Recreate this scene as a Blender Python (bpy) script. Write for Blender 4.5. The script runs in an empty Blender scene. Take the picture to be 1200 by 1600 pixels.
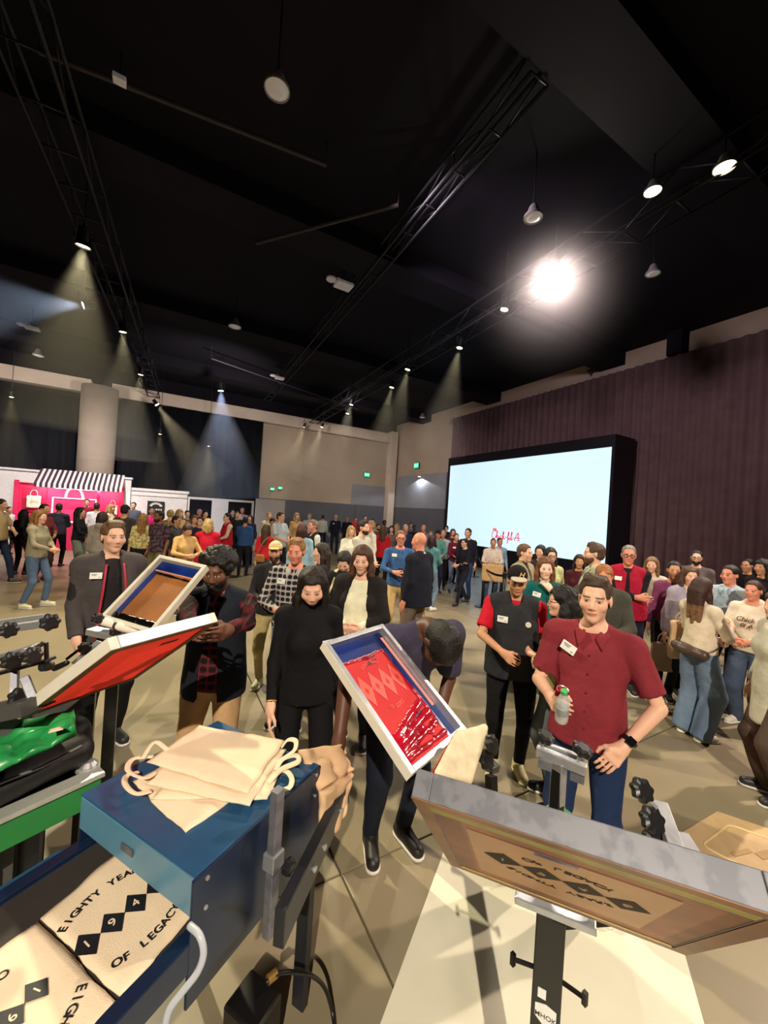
import bpy, bmesh, math, random, time
import numpy as np
from mathutils import Vector, Matrix, Euler
T0 = time.time()
SC = bpy.context.scene
COL = SC.collection
PI = math.pi
R_ = math.radians

# ---------------------------------------------------------------- camera
FOC = 601.0; CAMZ = 2.1
PSI = R_(29.6); RHO = math.atan(.062); PIT = math.atan(2/601)
cf = np.array([math.sin(PSI)*math.cos(PIT), math.cos(PSI)*math.cos(PIT), math.sin(PIT)])
_r = np.array([math.cos(PSI), -math.sin(PSI), 0.0]); _u = np.cross(_r, cf)
cr = _r*math.cos(RHO) + _u*math.sin(RHO)
cu = _u*math.cos(RHO) - _r*math.sin(RHO)
CC = np.array([0, 0, CAMZ])
cam_d = bpy.data.cameras.new('camera'); cam = bpy.data.objects.new('camera', cam_d); COL.objects.link(cam)
cam_d.sensor_fit = 'VERTICAL'; cam_d.sensor_height = 36; cam_d.sensor_width = 27
cam_d.lens = 36*FOC/1600; cam_d.clip_start = .02; cam_d.clip_end = 200
cam.matrix_world = Matrix(((cr[0], cu[0], -cf[0], 0), (cr[1], cu[1], -cf[1], 0), (cr[2], cu[2], -cf[2], CAMZ), (0, 0, 0, 1)))
SC.camera = cam
def ray(px, py): return cf + (px-600)/FOC*cr + (800-py)/FOC*cu
def atz(px, py, z):
    v = ray(px, py); return CC + v*((z-CAMZ)/v[2])
def atd(px, py, d): return CC + ray(px, py)*d
def aty(px, py, Y):
    v = ray(px, py); return CC + v*(Y/v[1])
def atx(px, py, X):
    v = ray(px, py); return CC + v*(X/v[0])
def hor(px): return 802+.062*(px-600)

# ---------------------------------------------------------------- world, exposure
W = bpy.data.worlds.new('world'); SC.world = W; W.use_nodes = True
W.node_tree.nodes['Background'].inputs[0].default_value = (.6, .54, .78, 1)
W.node_tree.nodes['Background'].inputs[1].default_value = .035
SC.view_settings.view_transform = 'Standard'; SC.view_settings.look = 'None'
SC.view_settings.exposure = 0.0; SC.view_settings.gamma = 1; SC.view_settings.use_curve_mapping = False
SC.cycles.max_bounces = 6; SC.cycles.volume_bounces = 0
SC.cycles.sample_clamp_indirect = 4
SC.cycles.volume_step_rate = 2.0; SC.cycles.volume_max_steps = 64

# ---------------------------------------------------------------- hall lamps, and unseen fill spots without fixtures
def spot(name, loc, target, power, color=(1, .86, .66), size=60, blend=.3, rad=.06):
    l = bpy.data.lights.new(name, 'SPOT'); l.energy = power; l.color = color
    l.spot_size = R_(size); l.spot_blend = blend; l.shadow_soft_size = rad
    o = bpy.data.objects.new(name, l); COL.objects.link(o); o.location = loc
    o.rotation_euler = (Vector(target)-Vector(loc)).to_track_quat('-Z', 'Y').to_euler()
    return o
KEY = (6.75, 5.35, 7.2)
spot('key_spotlight_beam', KEY, (1.6, 1.6, 0), 5000, (1, .88, .70), 105, .5, .07)
spot('rear_spotlight_beam', (-3.2, -5.6, 7.4), (1.6, 3.0, .6), 5600, (1, .89, .71), 70, .5, .06)
spot('left_floor_beam', (-1.2, 8.0, 7.0), (-.2, 4.0, 0), 2800, (1, .9, .6), 100, .7, .1)
spot('right_floor_fill', (9.6, .2, 7.4), (4.8, 1.4, 0), 3000, (1, .82, .68), 80, .8, .1)  # added fill to brighten the right floor, no fixture
spot('centre_floor_fill', (4.6, 12.5, 7.2), (1.8, 10.0, 0), 1100, (1, .92, .74), 100, .8, .1)  # unseen fill over the centre floor
spot('queue_fill', (2.0, -2.0, 7.2), (6.0, 5.6, 1.0), 650, (1, .86, .72), 50, .9, .1)  # unseen fill on the queue, from behind the camera
spot('back_wall_fill', (5.0, 18.0, 6.8), (9.5, 22.8, 2.5), 450, (1, .86, .76), 110, .9, .15)  # unseen fill for the tan back wall
spot('booth_front_fill', (-2.5, 13.0, 7.0), (-3.0, 18.5, 1.5), 3000, (1, .93, .9), 90, .8, .1)  # added fill to brighten the booth whites
spot('curtain_fill', (3.0, 5.5, 7.4), (13.2, 7.5, 4.2), 1250, (.95, .78, .86), 110, .9, .3)  # unseen fill on the curtain, no fixture
spot('corner_wall_fill', (6.0, 16.0, 7.0), (13.8, 21.0, 4.5), 1000, (1, .88, .80), 100, .9, .3)  # unseen fill for the walls at the corner
spot('beam_wash', (2.5, 15.0, 5.6), (0.5, 23.2, 7.6), 1100, (1, .88, .8), 120, .9, .3)  # added wash to lighten the plaster beam, no fixture
spot('beam_wash_left', (-6.5, 17.0, 5.6), (-6.5, 23.2, 7.2), 900, (1, .88, .8), 120, .9, .3)  # same added wash for the left stretch of beam

# ---------------------------------------------------------------- helpers
def lin(c):
    out = []
    for v in c:
        v = v/255.0
        out.append(v/12.92 if v <= .04045 else ((v+.055)/1.055)**2.4)
    return out
_M = {}
def mat(name, rgb=(128, 128, 128), rough=.6, metal=0.0, var=.08, scale=12, bump=.0, bscale=60, emit=0, kind=None, rgb2=None, coat=0, spec=.5, alpha=1, trans=0, trans_l=0):
    key = name
    if key in _M: return _M[key]
    m = bpy.data.materials.new(name); m.use_nodes = True; _M[key] = m
    nt = m.node_tree; b = nt.nodes['Principled BSDF']
    c = lin(rgb)
    N = nt.nodes.new; L = nt.links.new
    b.inputs['Roughness'].default_value = rough; b.inputs['Metallic'].default_value = metal
    b.inputs['Specular IOR Level'].default_value = spec
    if coat: b.inputs['Coat Weight'].default_value = coat; b.inputs['Coat Roughness'].default_value = .15
    tc = N('ShaderNodeTexCoord')
    base = None
    def mixrgb(a, bb, fac):
        mx = N('ShaderNodeMix'); mx.data_type = 'RGBA'
        for sock, v in ((mx.inputs[6], a), (mx.inputs[7], bb)):
            if isinstance(v, (list, tuple)): sock.default_value = (*v[:3], 1)
            else: L(v, sock)
        if isinstance(fac, float): mx.inputs[0].default_value = fac
        else: L(fac, mx.inputs[0])
        return mx.outputs[2]
    def wave(axis, sc, lo, hi, dist=0):
        w = N('ShaderNodeTexWave'); w.bands_direction = axis; w.inputs['Scale'].default_value = sc
        w.inputs['Distortion'].default_value = dist; w.inputs['Detail'].default_value = 0
        L(tc.outputs['Object'], w.inputs['Vector'])
        r = N('ShaderNodeMapRange'); r.inputs[1].default_value = lo; r.inputs[2].default_value = hi
        L(w.outputs['Fac'], r.inputs[0]); return r.outputs[0]
    def noise(sc, lo, hi, det=3):
        n = N('ShaderNodeTexNoise'); n.inputs['Scale'].default_value = sc; n.inputs['Detail'].default_value = det
        L(tc.outputs['Object'], n.inputs['Vector'])
        r = N('ShaderNodeMapRange'); r.inputs[1].default_value = lo; r.inputs[2].default_value = hi
        L(n.outputs['Fac'], r.inputs[0]); return r.outputs[0]
    c2 = lin(rgb2) if rgb2 else [v*(1-var*2) for v in c]
    if kind == 'plaid':
        mid = [(p+q)/2 for p, q in zip(c, c2)]
        a = mixrgb(mid, c2, wave('X', 6, .35, .6)); a = mixrgb(a, [v*.5 for v in c2], wave('Z', 6, .5, .7))
        base = mixrgb(a, c, wave('Z', 6, .30, .02)); base = mixrgb(base, c, wave('X', 6, .12, .02))
    elif kind == 'stripes': base = mixrgb(c, c2, wave('Z', 14, .45, .55))
    elif kind == 'awning': base = mixrgb(c, c2, wave('X', 1.55, .42, .48))
    elif kind == 'blotch': base = mixrgb(c, c2, noise(scale, .45, .55))
    elif kind == 'attr':
        at = N('ShaderNodeAttribute'); at.attribute_name = 'Col'
        base = mixrgb(at.outputs['Color'], [0, 0, 0], 0.0)
    else: base = mixrgb(c, c2, noise(scale, .3, .75))
    L(base, b.inputs['Base Color'])
    if bump:
        n = N('ShaderNodeTexNoise'); n.inputs['Scale'].default_value = bscale; n.inputs['Detail'].default_value = 3
        L(tc.outputs['Object'], n.inputs['Vector'])
        bp = N('ShaderNodeBump'); bp.inputs['Strength'].default_value = bump; bp.inputs['Distance'].default_value = .03 if bscale < 20 else .01
        L(n.outputs['Fac'], bp.inputs['Height']); L(bp.outputs[0], b.inputs['Normal'])
    if kind == 'sheer' or trans_l:
        tl = N('ShaderNodeBsdfTranslucent'); L(base, tl.inputs['Color']); ms = N('ShaderNodeMixShader'); ms.inputs[0].default_value = trans_l or .5
        L(b.outputs[0], ms.inputs[1]); L(tl.outputs[0], ms.inputs[2]); L(ms.outputs[0], nt.nodes['Material Output'].inputs['Surface'])
    if emit:
        b.inputs['Emission Color'].default_value = (*c, 1); b.inputs['Emission Strength'].default_value = emit
    if alpha < 1: b.inputs['Alpha'].default_value = alpha
    if trans: b.inputs['Transmission Weight'].default_value = trans; b.inputs['IOR'].default_value = 1.3
    return m
def cloth(rgb, kind=None, rgb2=None, rough=.85):
    n = 'fabric_%d_%d_%d%s' % (*rgb, (kind or '')+('_%d' % rgb2[0] if rgb2 else ''))
    return mat(n, rgb, rough, bump=.55, bscale=9, kind=kind, rgb2=rgb2, spec=.2, scale=18)

def tag(o, label=None, cat=None, group=None, kind=None):
    if label: o['label'] = label
    if cat: o['category'] = cat
    if group: o['group'] = group
    if kind: o['kind'] = kind
    return o
def thing(name, label, cat, loc=(0, 0, 0), rz=0, group=None):
    o = bpy.data.objects.new(name, None); COL.objects.link(o); o.empty_display_size = .1
    o.location = [float(v) for v in loc]; o.rotation_euler = (0, 0, rz)
    return tag(o, label, cat, group)
def mesh_from(name, V, Fq, m, smooth=True):
    """V (n,3) float array, Fq (m,4) or (m,3) int array"""
    me = bpy.data.meshes.new(name); V = np.asarray(V, np.float32); Fq = np.asarray(Fq, np.int32)
    k = Fq.shape[1]
    me.vertices.add(len(V)); me.vertices.foreach_set('co', V.ravel())
    me.loops.add(Fq.size); me.loops.foreach_set('vertex_index', Fq.ravel())
    me.polygons.add(len(Fq)); me.polygons.foreach_set('loop_start', np.arange(0, Fq.size, k, dtype=np.int32))
    if smooth: me.polygons.foreach_set('use_smooth', np.ones(len(Fq), bool))
    me.update(calc_edges=True)
    if m is not None: me.materials.append(m)
    return me
def link(name, me, parent=None, **kw):
    o = bpy.data.objects.new(name, me); COL.objects.link(o)
    if parent is not None: o.parent = parent
    return tag(o, **kw)
class MB:
    """collects simple solids into one mesh"""
    def __init__(s): s.bm = bmesh.new()
    def box(s, c, d, rot=None, bev=0):
        r = bmesh.ops.create_cube(s.bm, size=1); vs = r['verts']
        bmesh.ops.scale(s.bm, vec=d, verts=vs)
        if bev:
            es = list({e for v in vs for e in v.link_edges})
            rr = bmesh.ops.bevel(s.bm, geom=es, offset=bev, segments=2, affect='EDGES', profile=.5)
            vs = list({v for f in rr['faces'] for v in f.verts} | {v for v in vs if v.is_valid})
        if rot is not None: bmesh.ops.rotate(s.bm, cent=(0, 0, 0), matrix=rot, verts=vs)
        bmesh.ops.translate(s.bm, vec=c, verts=vs); return s
    def beam(s, a, b, w, h, up=(0, 0, 1), bev=0):
        a = Vector(a); b = Vector(b); y = (b-a); L = y.length; y.normalize()
        x = y.cross(Vector(up)); x.normalize(); z = x.cross(y)
        M = Matrix((x, y, z)).transposed()
        return s.box((a+b)/2, (w, L, h), M, bev)
    def cyl(s, a, b, r1, r2=None, n=16):
        a = Vector(a); b = Vector(b); r2 = r1 if r2 is None else r2
        r = bmesh.ops.create_cone(s.bm, cap_ends=True, segments=n, radius1=r1, radius2=r2, depth=(b-a).length)
        q = (b-a).to_track_quat('Z', 'Y').to_matrix()
        bmesh.ops.rotate(s.bm, cent=(0, 0, 0), matrix=q, verts=r['verts'])
        bmesh.ops.translate(s.bm, vec=(a+b)/2, verts=r['verts']); return s
    def tube(s, pts, r, n=8, flat=1.0):
        pts = [Vector(p) for p in pts]; rings = []
        prev = None
        for i, p in enumerate(pts):
            t = (pts[min(i+1, len(pts)-1)]-pts[max(i-1, 0)]).normalized()
            if prev is None:
                x = t.cross(Vector((0, 0, 1)))
                if x.length < .1: x = t.cross(Vector((1, 0, 0)))
            else: x = prev - t*prev.dot(t)
            x.normalize(); prev = x; y = t.cross(x)
            rings.append([s.bm.verts.new(p + x*(math.cos(2*PI*k/n)*r) + y*(math.sin(2*PI*k/n)*r*flat)) for k in range(n)])
        for A, B in zip(rings, rings[1:]):
            for k in range(n): s.bm.faces.new((A[k], A[(k+1) % n], B[(k+1) % n], B[k]))
        s.bm.faces.new(rings[0][::-1]); s.bm.faces.new(rings[-1]); return s
    def lathe(s, prof, c=(0, 0, 0), n=24, M=None):
        rings = []
        for r, z in prof:
            rings.append([s.bm.verts.new(Vector((r*math.cos(2*PI*k/n), r*math.sin(2*PI*k/n), z))) for k in range(n)])
        vs = [v for q in rings for v in q]
        for A, B in zip(rings, rings[1:]):
            for k in range(n): s.bm.faces.new((A[k], A[(k+1) % n], B[(k+1) % n], B[k]))
        if prof[0][0] > 1e-4: s.bm.faces.new(rings[0][::-1])
        if prof[-1][0] > 1e-4: s.bm.faces.new(rings[-1])
        if M is not None: bmesh.ops.transform(s.bm, matrix=M, verts=vs)
        bmesh.ops.translate(s.bm, vec=c, verts=vs); return s
    def prism(s, poly, n, t):
        """polygon of 3-D points extruded by vector n*t"""
        n = Vector(n)*t; A = [s.bm.verts.new(Vector(p)) for p in poly]; B = [s.bm.verts.new(Vector(p)+n) for p in poly]
        s.bm.faces.new(A[::-1]); s.bm.faces.new(B); k = len(A)
        for i in range(k): s.bm.faces.new((A[i], A[(i+1) % k], B[(i+1) % k], B[i]))
        return s
    def build(s, name, m, parent=None, smooth=False, **kw):
        bmesh.ops.recalc_face_normals(s.bm, faces=s.bm.faces)
        me = bpy.data.meshes.new(name); s.bm.to_mesh(me); s.bm.free()
        if m is not None: me.materials.append(m)
        if smooth:
            for p in me.polygons: p.use_smooth = True
        return link(name, me, parent, **kw)
def copy_tree(o, parent=None):
    c = o.copy(); COL.objects.link(c)
    if parent is not None: c.parent = parent
    for ch in list(o.children): copy_tree(ch, c)
    return c
def tmesh(body, size, name, m, parent=None, M=None, extrude=.0006, font_shear=0):
    cu_ = bpy.data.curves.new('t', 'FONT'); cu_.body = body; cu_.size = size; cu_.align_x = 'CENTER'; cu_.align_y = 'CENTER'; cu_.extrude = extrude; cu_.shear = font_shear; cu_.offset = size*.006
    q = bpy.data.objects.new('t', cu_); COL.objects.link(q); dg = bpy.context.evaluated_depsgraph_get(); dg.update()
    me = bpy.data.meshes.new_from_object(q.evaluated_get(dg)); bpy.data.objects.remove(q); bpy.data.curves.remove(cu_)
    me.name = name; me.materials.clear(); me.materials.append(m)
    if M is not None: me.transform(M)
    return link(name, me, parent) if parent is not None or name else me
# ---------------------------------------------------------------- signed-distance modelling (bodies, clothes, soft things)
def V3(*a): return np.array(a, np.float32)
def sdf_grid(prims, clips, h, default_k=.03):
    lo = np.full(3, 1e9); hi = np.full(3, -1e9)
    for p in prims:
        if p.get('op') == '-': continue
        l, g = p['bb']; lo = np.minimum(lo, l); hi = np.maximum(hi, g)
    lo = lo-2*h; hi = hi+2*h
    n = np.ceil((hi-lo)/h).astype(int)+1
    D = np.full(n, .25, np.float32)
    ax = [lo[i]+h*np.arange(n[i], dtype=np.float32) for i in range(3)]
    for p in prims:
        k = p.get('k', default_k); mg = k+3*h
        l, g = p['bb']
        i0 = np.clip(np.floor((l-mg-lo)/h).astype(int), 0, n); i1 = np.clip(np.ceil((g+mg-lo)/h).astype(int)+1, 0, n)
        if (i1 <= i0).any(): continue
        X = ax[0][i0[0]:i1[0]][:, None, None]; Y = ax[1][i0[1]:i1[1]][None, :, None]; Z = ax[2][i0[2]:i1[2]][None, None, :]
        d = p['f'](X, Y, Z).astype(np.float32)
        S = D[i0[0]:i1[0], i0[1]:i1[1], i0[2]:i1[2]]
        if p.get('op') == '-':
            q = np.clip(.5-.5*(S+d)/k, 0, 1); S[...] = S*(1-q)-d*q+k*q*(1-q)
        else:
            q = np.clip(.5+.5*(S-d)/k, 0, 1); S[...] = S*(1-q)+d*q-k*q*(1-q)
    X = ax[0][:, None, None]; Y = ax[1][None, :, None]; Z = ax[2][None, None, :]
    for c in clips:
        D = np.maximum(D, c(X, Y, Z).astype(np.float32))
    D[0] = D[-1] = .1; D[:, 0] = D[:, -1] = .1; D[:, :, 0] = D[:, :, -1] = .1
    return D, lo, h
_CO = np.array([(i, j, k) for i in (0, 1) for j in (0, 1) for k in (0, 1)])
_ED = [(a, b) for a in range(8) for b in range(a+1, 8) if np.abs(_CO[a]-_CO[b]).sum() == 1]
def surface_nets(D, lo, h):
    S = D < 0
    c = np.zeros(np.array(D.shape)-1, np.int8)
    for o in _CO: c += S[o[0]:o[0]+c.shape[0], o[1]:o[1]+c.shape[1], o[2]:o[2]+c.shape[2]]
    act = (c > 0) & (c < 8); idx = np.argwhere(act)
    if len(idx) == 0: return np.zeros((0, 3)), np.zeros((0, 4), int)
    vid = np.full(act.shape, -1, np.int32); vid[act] = np.arange(len(idx))
    vals = np.stack([D[idx[:, 0]+o[0], idx[:, 1]+o[1], idx[:, 2]+o[2]] for o in _CO], 1)
    acc = np.zeros((len(idx), 3), np.float32); cnt = np.zeros(len(idx), np.float32)
    for a, b in _ED:
        va, vb = vals[:, a], vals[:, b]; m = (va < 0) != (vb < 0)
        t = np.where(m, va/np.where(m, va-vb, 1), 0)
        acc += m[:, None]*(_CO[a]+t[:, None]*(_CO[b]-_CO[a])); cnt += m
    P = lo+h*(idx+acc/cnt[:, None])
    Q = []
    for ax in range(3):
        s0 = [slice(None)]*3; s1 = [slice(None)]*3; s0[ax] = slice(0, -1); s1[ax] = slice(1, None)
        A = S[tuple(s0)]; B = S[tuple(s1)]; e = np.argwhere(A != B)
        o1, o2 = [(1, 2), (2, 0), (0, 1)][ax]
        e = e[(e[:, o1] > 0) & (e[:, o2] > 0)]
        e = e[(e[:, o1] < act.shape[o1]) & (e[:, o2] < act.shape[o2])]
        if not len(e): continue
        inside = A[e[:, 0], e[:, 1], e[:, 2]]
        def g(d1, d2):
            q = e.copy(); q[:, o1] -= d1; q[:, o2] -= d2; return vid[q[:, 0], q[:, 1], q[:, 2]]
        q = np.stack([g(1, 1), g(0, 1), g(0, 0), g(1, 0)], 1)
        q[~inside] = q[~inside][:, ::-1]
        Q.append(q)
    Q = np.concatenate(Q); Q = Q[(Q >= 0).all(1)]
    return P.astype(np.float32), Q
def vnormals(V, Q):
    n = np.cross(V[Q[:, 2]]-V[Q[:, 0]], V[Q[:, 3]]-V[Q[:, 1]])
    N = np.zeros_like(V)
    for k in range(4): np.add.at(N, Q[:, k], n)
    return N/np.maximum(np.linalg.norm(N, axis=1, keepdims=True), 1e-9)
def smooth_field(V, Q, it=1, w=.5):
    for _ in range(it):
        A = np.zeros_like(V); c = np.zeros(len(V), np.float32)
        for a, b in ((0, 1), (1, 2), (2, 3), (3, 0)):
            np.add.at(A, Q[:, a], V[Q[:, b]]); np.add.at(c, Q[:, a], 1)
            np.add.at(A, Q[:, b], V[Q[:, a]]); np.add.at(c, Q[:, b], 1)
        V = V*(1-w)+w*A/np.maximum(c, 1)[:, None]
    return V
def rc(a, b, r1, r2=None, k=.03, op='+', cut=False, sy=1.0):
    a = V3(*a); b = V3(*b); r2 = r1 if r2 is None else r2; ba = b-a; L2 = float(ba@ba)+1e-9; L = math.sqrt(L2); rm = max(r1, r2)
    def f(X, Y, Z):
        x, y, z = X-a[0], (Y-a[1]), Z-a[2]
        t = (x*ba[0]+y*ba[1]+z*ba[2])/L2; hh = np.clip(t, 0, 1)
        d = np.sqrt((x-ba[0]*hh)**2+((y-ba[1]*hh)/sy)**2+(z-ba[2]*hh)**2)*min(1, sy)-(r1+(r2-r1)*hh)*min(1, sy)
        if cut: d = np.maximum(d, (t-1)*L)
        return d
    m = np.array([rm, rm*max(1, sy), rm])
    return dict(f=f, bb=(np.minimum(a, b)-m, np.maximum(a, b)+m), k=k, op=op)
def el(c, r, k=.03, op='+'):
    c = V3(*c); r = V3(*r)
    def f(X, Y, Z):
        x, y, z = X-c[0], Y-c[1], Z-c[2]
        k0 = np.sqrt((x/r[0])**2+(y/r[1])**2+(z/r[2])**2); k1 = np.sqrt((x/r[0]**2)**2+(y/r[1]**2)**2+(z/r[2]**2)**2)+1e-6
        return k0*(k0-1)/k1
    return dict(f=f, bb=(c-r, c+r), k=k, op=op)
def bx(c, hs, r=.005, k=.01, op='+', M=None):
    c = V3(*c); hs = V3(*hs); e = float(np.linalg.norm(hs)) if M is not None else 0
    def f(X, Y, Z):
        x, y, z = X-c[0], Y-c[1], Z-c[2]
        if M is not None: x, y, z = (M[0][0]*x+M[0][1]*y+M[0][2]*z, M[1][0]*x+M[1][1]*y+M[1][2]*z, M[2][0]*x+M[2][1]*y+M[2][2]*z)
        qx, qy, qz = np.abs(x)-hs[0]+r, np.abs(y)-hs[1]+r, np.abs(z)-hs[2]+r
        return np.sqrt(np.maximum(qx, 0)**2+np.maximum(qy, 0)**2+np.maximum(qz, 0)**2)+np.minimum(np.maximum(qx, np.maximum(qy, qz)), 0)-r
    bb = (c-hs, c+hs) if M is None else (c-e, c+e)
    return dict(f=f, bb=bb, k=k, op=op)
def sdf_mesh(prims, h, clips=(), k=.03, smooth=1):
    D, lo, h = sdf_grid(prims, clips, h, k)
    V, Q = surface_nets(D, lo, h)
    if smooth and len(V): V = smooth_field(V, Q, smooth)
    return V, Q
_rs = np.random.RandomState(5)
_K1 = _rs.normal(size=(7, 3)); _K2 = _rs.normal(size=(7, 3)); _PH = _rs.uniform(0, 6, 7)
def folds(V, f=26, seed=0, zs=.55):
    P = V*np.array([1, 1, zs])+seed*1.7; o = np.zeros(len(V))
    for i in range(7):
        a = f*(.6+.22*i)
        o += np.sin(a*(P@_K1[i])/1.7+2.2*np.sin(f*.35*(P@_K2[i])+_PH[i]))/(1+.25*i)
    return np.sign(o)*np.abs(o/3.2)**.8
# ---------------------------------------------------------------- people
def ik(S, Wt, L1, L2, hint):
    S = np.array(S, float); Wt = np.array(Wt, float); d = Wt-S; L = np.linalg.norm(d)
    if L > (L1+L2)*.995: d = d/L*(L1+L2)*.995; Wt = S+d; L = np.linalg.norm(d)
    u = d/L; a = (L1*L1-L2*L2+L*L)/(2*L); hh = math.sqrt(max(L1*L1-a*a, 1e-6))
    hn = np.array(hint, float); hn = hn-u*(hn@u); hn /= np.linalg.norm(hn)+1e-9
    return S+u*a+hn*hh, Wt
# arm presets: (wrist for the +x arm, elbow hint, thumb hint, curl); the -x arm mirrors x
ARMS = {
 'down': ((.245, -.03, .89), (.3, 1, 0), (0, -1, 0), .35),
 'down_back': ((.23, .10, .90), (.3, 1, 0), (0, -1, 0), .35),
 'down_fwd': ((.22, -.16, .92), (.3, 1, 0), (0, -1, 0), .4),
 'front': ((.055, -.25, 1.06), (1, .4, -.6), (.2, -.3, 1), .7),
 'phone': ((.075, -.29, 1.14), (1, .2, -.8), (.1, .2, 1), .9),
 'clasp': ((.05, -.24, 1.10), (1, .3, -.6), (.2, -.3, 1), .9),
 'cross': ((-.09, -.21, 1.17), (.8, .1, -.8), (0, -.2, 1), .6),
 'hip': ((.165, -.14, 1.0), (1, .5, .1), (.0, .5, 1), .5),
 'hold': ((.15, -.30, 1.12), (.6, .3, -1), (0, .1, 1), 1.0),
 'holdhigh': ((.12, -.28, 1.24), (.6, .3, -1), (0, .1, 1), 1.0),
 'face': ((.05, -.17, 1.42), (.9, -.1, -1), (0, .5, 1), .8),
 'back': ((.10, .16, .98), (1, .6, 0), (0, .2, 1), .5),
 'pocket': ((.20, -.05, .93), (.8, 1, 0), (0, -1, 0), .6),
}
SKINS = {'pale': (232, 190, 168), 'light': (222, 172, 146), 'tan': (196, 142, 108), 'olive': (186, 134, 100), 'brown': (128, 82, 58), 'dark': (84, 52, 38), 'red': (214, 140, 116)}
def head_prims(nose=1.0, jaw=1.0, fem=False):
    if fem: jaw = .93
    P = [el((0, .012, .035), (.076, .094, .086), k=.02), el((0, -.022, -.04), (.058*jaw, .068, .07), k=.03),
         el((0, -.066, -.09), (.026*jaw, .022, .02), k=.025), el((0, -.05, -.01), (.064, .045, .05), k=.02),
         rc((-.034, -.077, .03), (.034, -.077, .03), .006 if fem else .0095, k=.015),
         rc((0, -.086, .014), (0, -.104*nose, -.026), .0065, .0088 if fem else .0105, k=.012),
         el((.012, -.096, -.032), (.008, .009, .007), k=.006), el((-.012, -.096, -.032), (.008, .009, .007), k=.006),
         el((.045, -.062, -.02), (.022, .02, .018), k=.02), el((-.045, -.062, -.02), (.022, .02, .018), k=.02),
         el((.032, -.102, .006), (.019, .017, .012), k=.010, op='-'), el((-.032, -.102, .006), (.019, .017, .012), k=.010, op='-'),
         el((.031, -.075, .004), (.0135, .0135, .0115), k=.003), el((-.031, -.075, .004), (.0135, .0135, .0115), k=.003),
         el((0, -.087, -.054), (.023, .009, .0048), k=.007), el((0, -.085, -.063), (.019, .010, .0055), k=.007),
         el((.079, .012, .0), (.008, .018, .03), k=.006), el((-.079, .012, .0), (.008, .018, .03), k=.006),
         rc((0, .022, -.05), (0, .036, -.165), .052, .056, k=.03), rc((-.04, .03, -.17), (.04, .03, -.17), .055, k=.03)]
    return P
def paint_head(V, skin, brow, lips, fem=False):
    n = len(V); sk = np.array(lin(skin)); C = np.tile(sk, (n, 1)); x, y, z = np.abs(V[:, 0]), V[:, 1], V[:, 2]
    def mixc(m, col, a): C[m] = C[m]*(1-a)+np.array(col)*a
    mixc(((x-.045)**2+(z+.02)**2 < .022**2) & (y < -.03), [sk[0], sk[1]*.8, sk[2]*.78], .3)
    mixc((x < .014) & (abs(z+.028) < .012) & (y < -.09), [sk[0], sk[1]*.75, sk[2]*.72], .4)
    br = (abs(x-.032) < .021) & (abs(z-.0245-.10*(.03-abs(x-.03))+.002) < (.0030 if fem else .0046)) & (y < -.05)
    mixc(br, lin(brow), .6 if fem else .8)
    eye = (((x-.031)/.0145)**2+((z-.0035)/.0056)**2 < 1) & (y < -.07)
    mixc(eye, [.38, .33, .30], 1)
    mixc((((x-.031)**2+(z-.005)**2) < .0068**2) & (y < -.07), [.018, .012, .010], 1)
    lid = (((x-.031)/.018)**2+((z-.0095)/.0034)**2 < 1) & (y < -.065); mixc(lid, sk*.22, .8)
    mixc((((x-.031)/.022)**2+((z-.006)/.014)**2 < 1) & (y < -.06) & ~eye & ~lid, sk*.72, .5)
    lp = ((x/.024)**2+((z+.058)/.0085)**2 < 1) & (y < -.075); mixc(lp, lin(lips), .65)
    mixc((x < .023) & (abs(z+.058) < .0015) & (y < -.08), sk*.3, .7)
    return C
def hand_prims(sg, curl, fmin=0):
    """origin wrist, fingers towards -z, thumb +x, palm faces sg*(+y)"""
    P = [rc((0, 0, .0), (0, 0, -.03), .026, .028, k=.02)]
    fl = (.9, 1.05, 1.0, .8); rad = max(.0082, fmin)
    for i, x in enumerate((.030, .010, -.010, -.029)):
        P.append(rc((x*.6, 0, -.015), (x, 0, -.082), .016, .0125, k=.012))
        p = np.array([x, 0, -.085]); a = curl*.5; L = np.array([.043, .027, .021])*fl[i]
        for j in range(3):
            q = p+L[j]*np.array([x*.5*(1-min(1, curl)), math.sin(a)*sg, -math.cos(a)])
            P.append(rc(p, q, rad*(1-.08*j), rad*(1-.08*(j+1)), k=.004)); p = q; a += curl*.85
    t0 = np.array([.020, .004*sg, -.028]); t1 = t0+np.array([.028, .012*sg, -.030]); t2 = t1+np.array([.012*(1-curl*.6), .014*sg*(.5+curl), -.026]); t3 = t2+np.array([.002-curl*.01, .014*sg*curl, -.022])
    P += [rc(t0, t1, .0155, .012, k=.015), rc(t1, t2, max(.0105, fmin), k=.005), rc(t2, t3, max(.0095, fmin), max(.0082, fmin), k=.004)]
    return P
def frame_from(z, xh):
    z = z/np.linalg.norm(z); x = np.array(xh, float); x = x-z*(x@z); x /= np.linalg.norm(x)+1e-9
    return np.stack([x, np.cross(z, x), z], 1)
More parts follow.
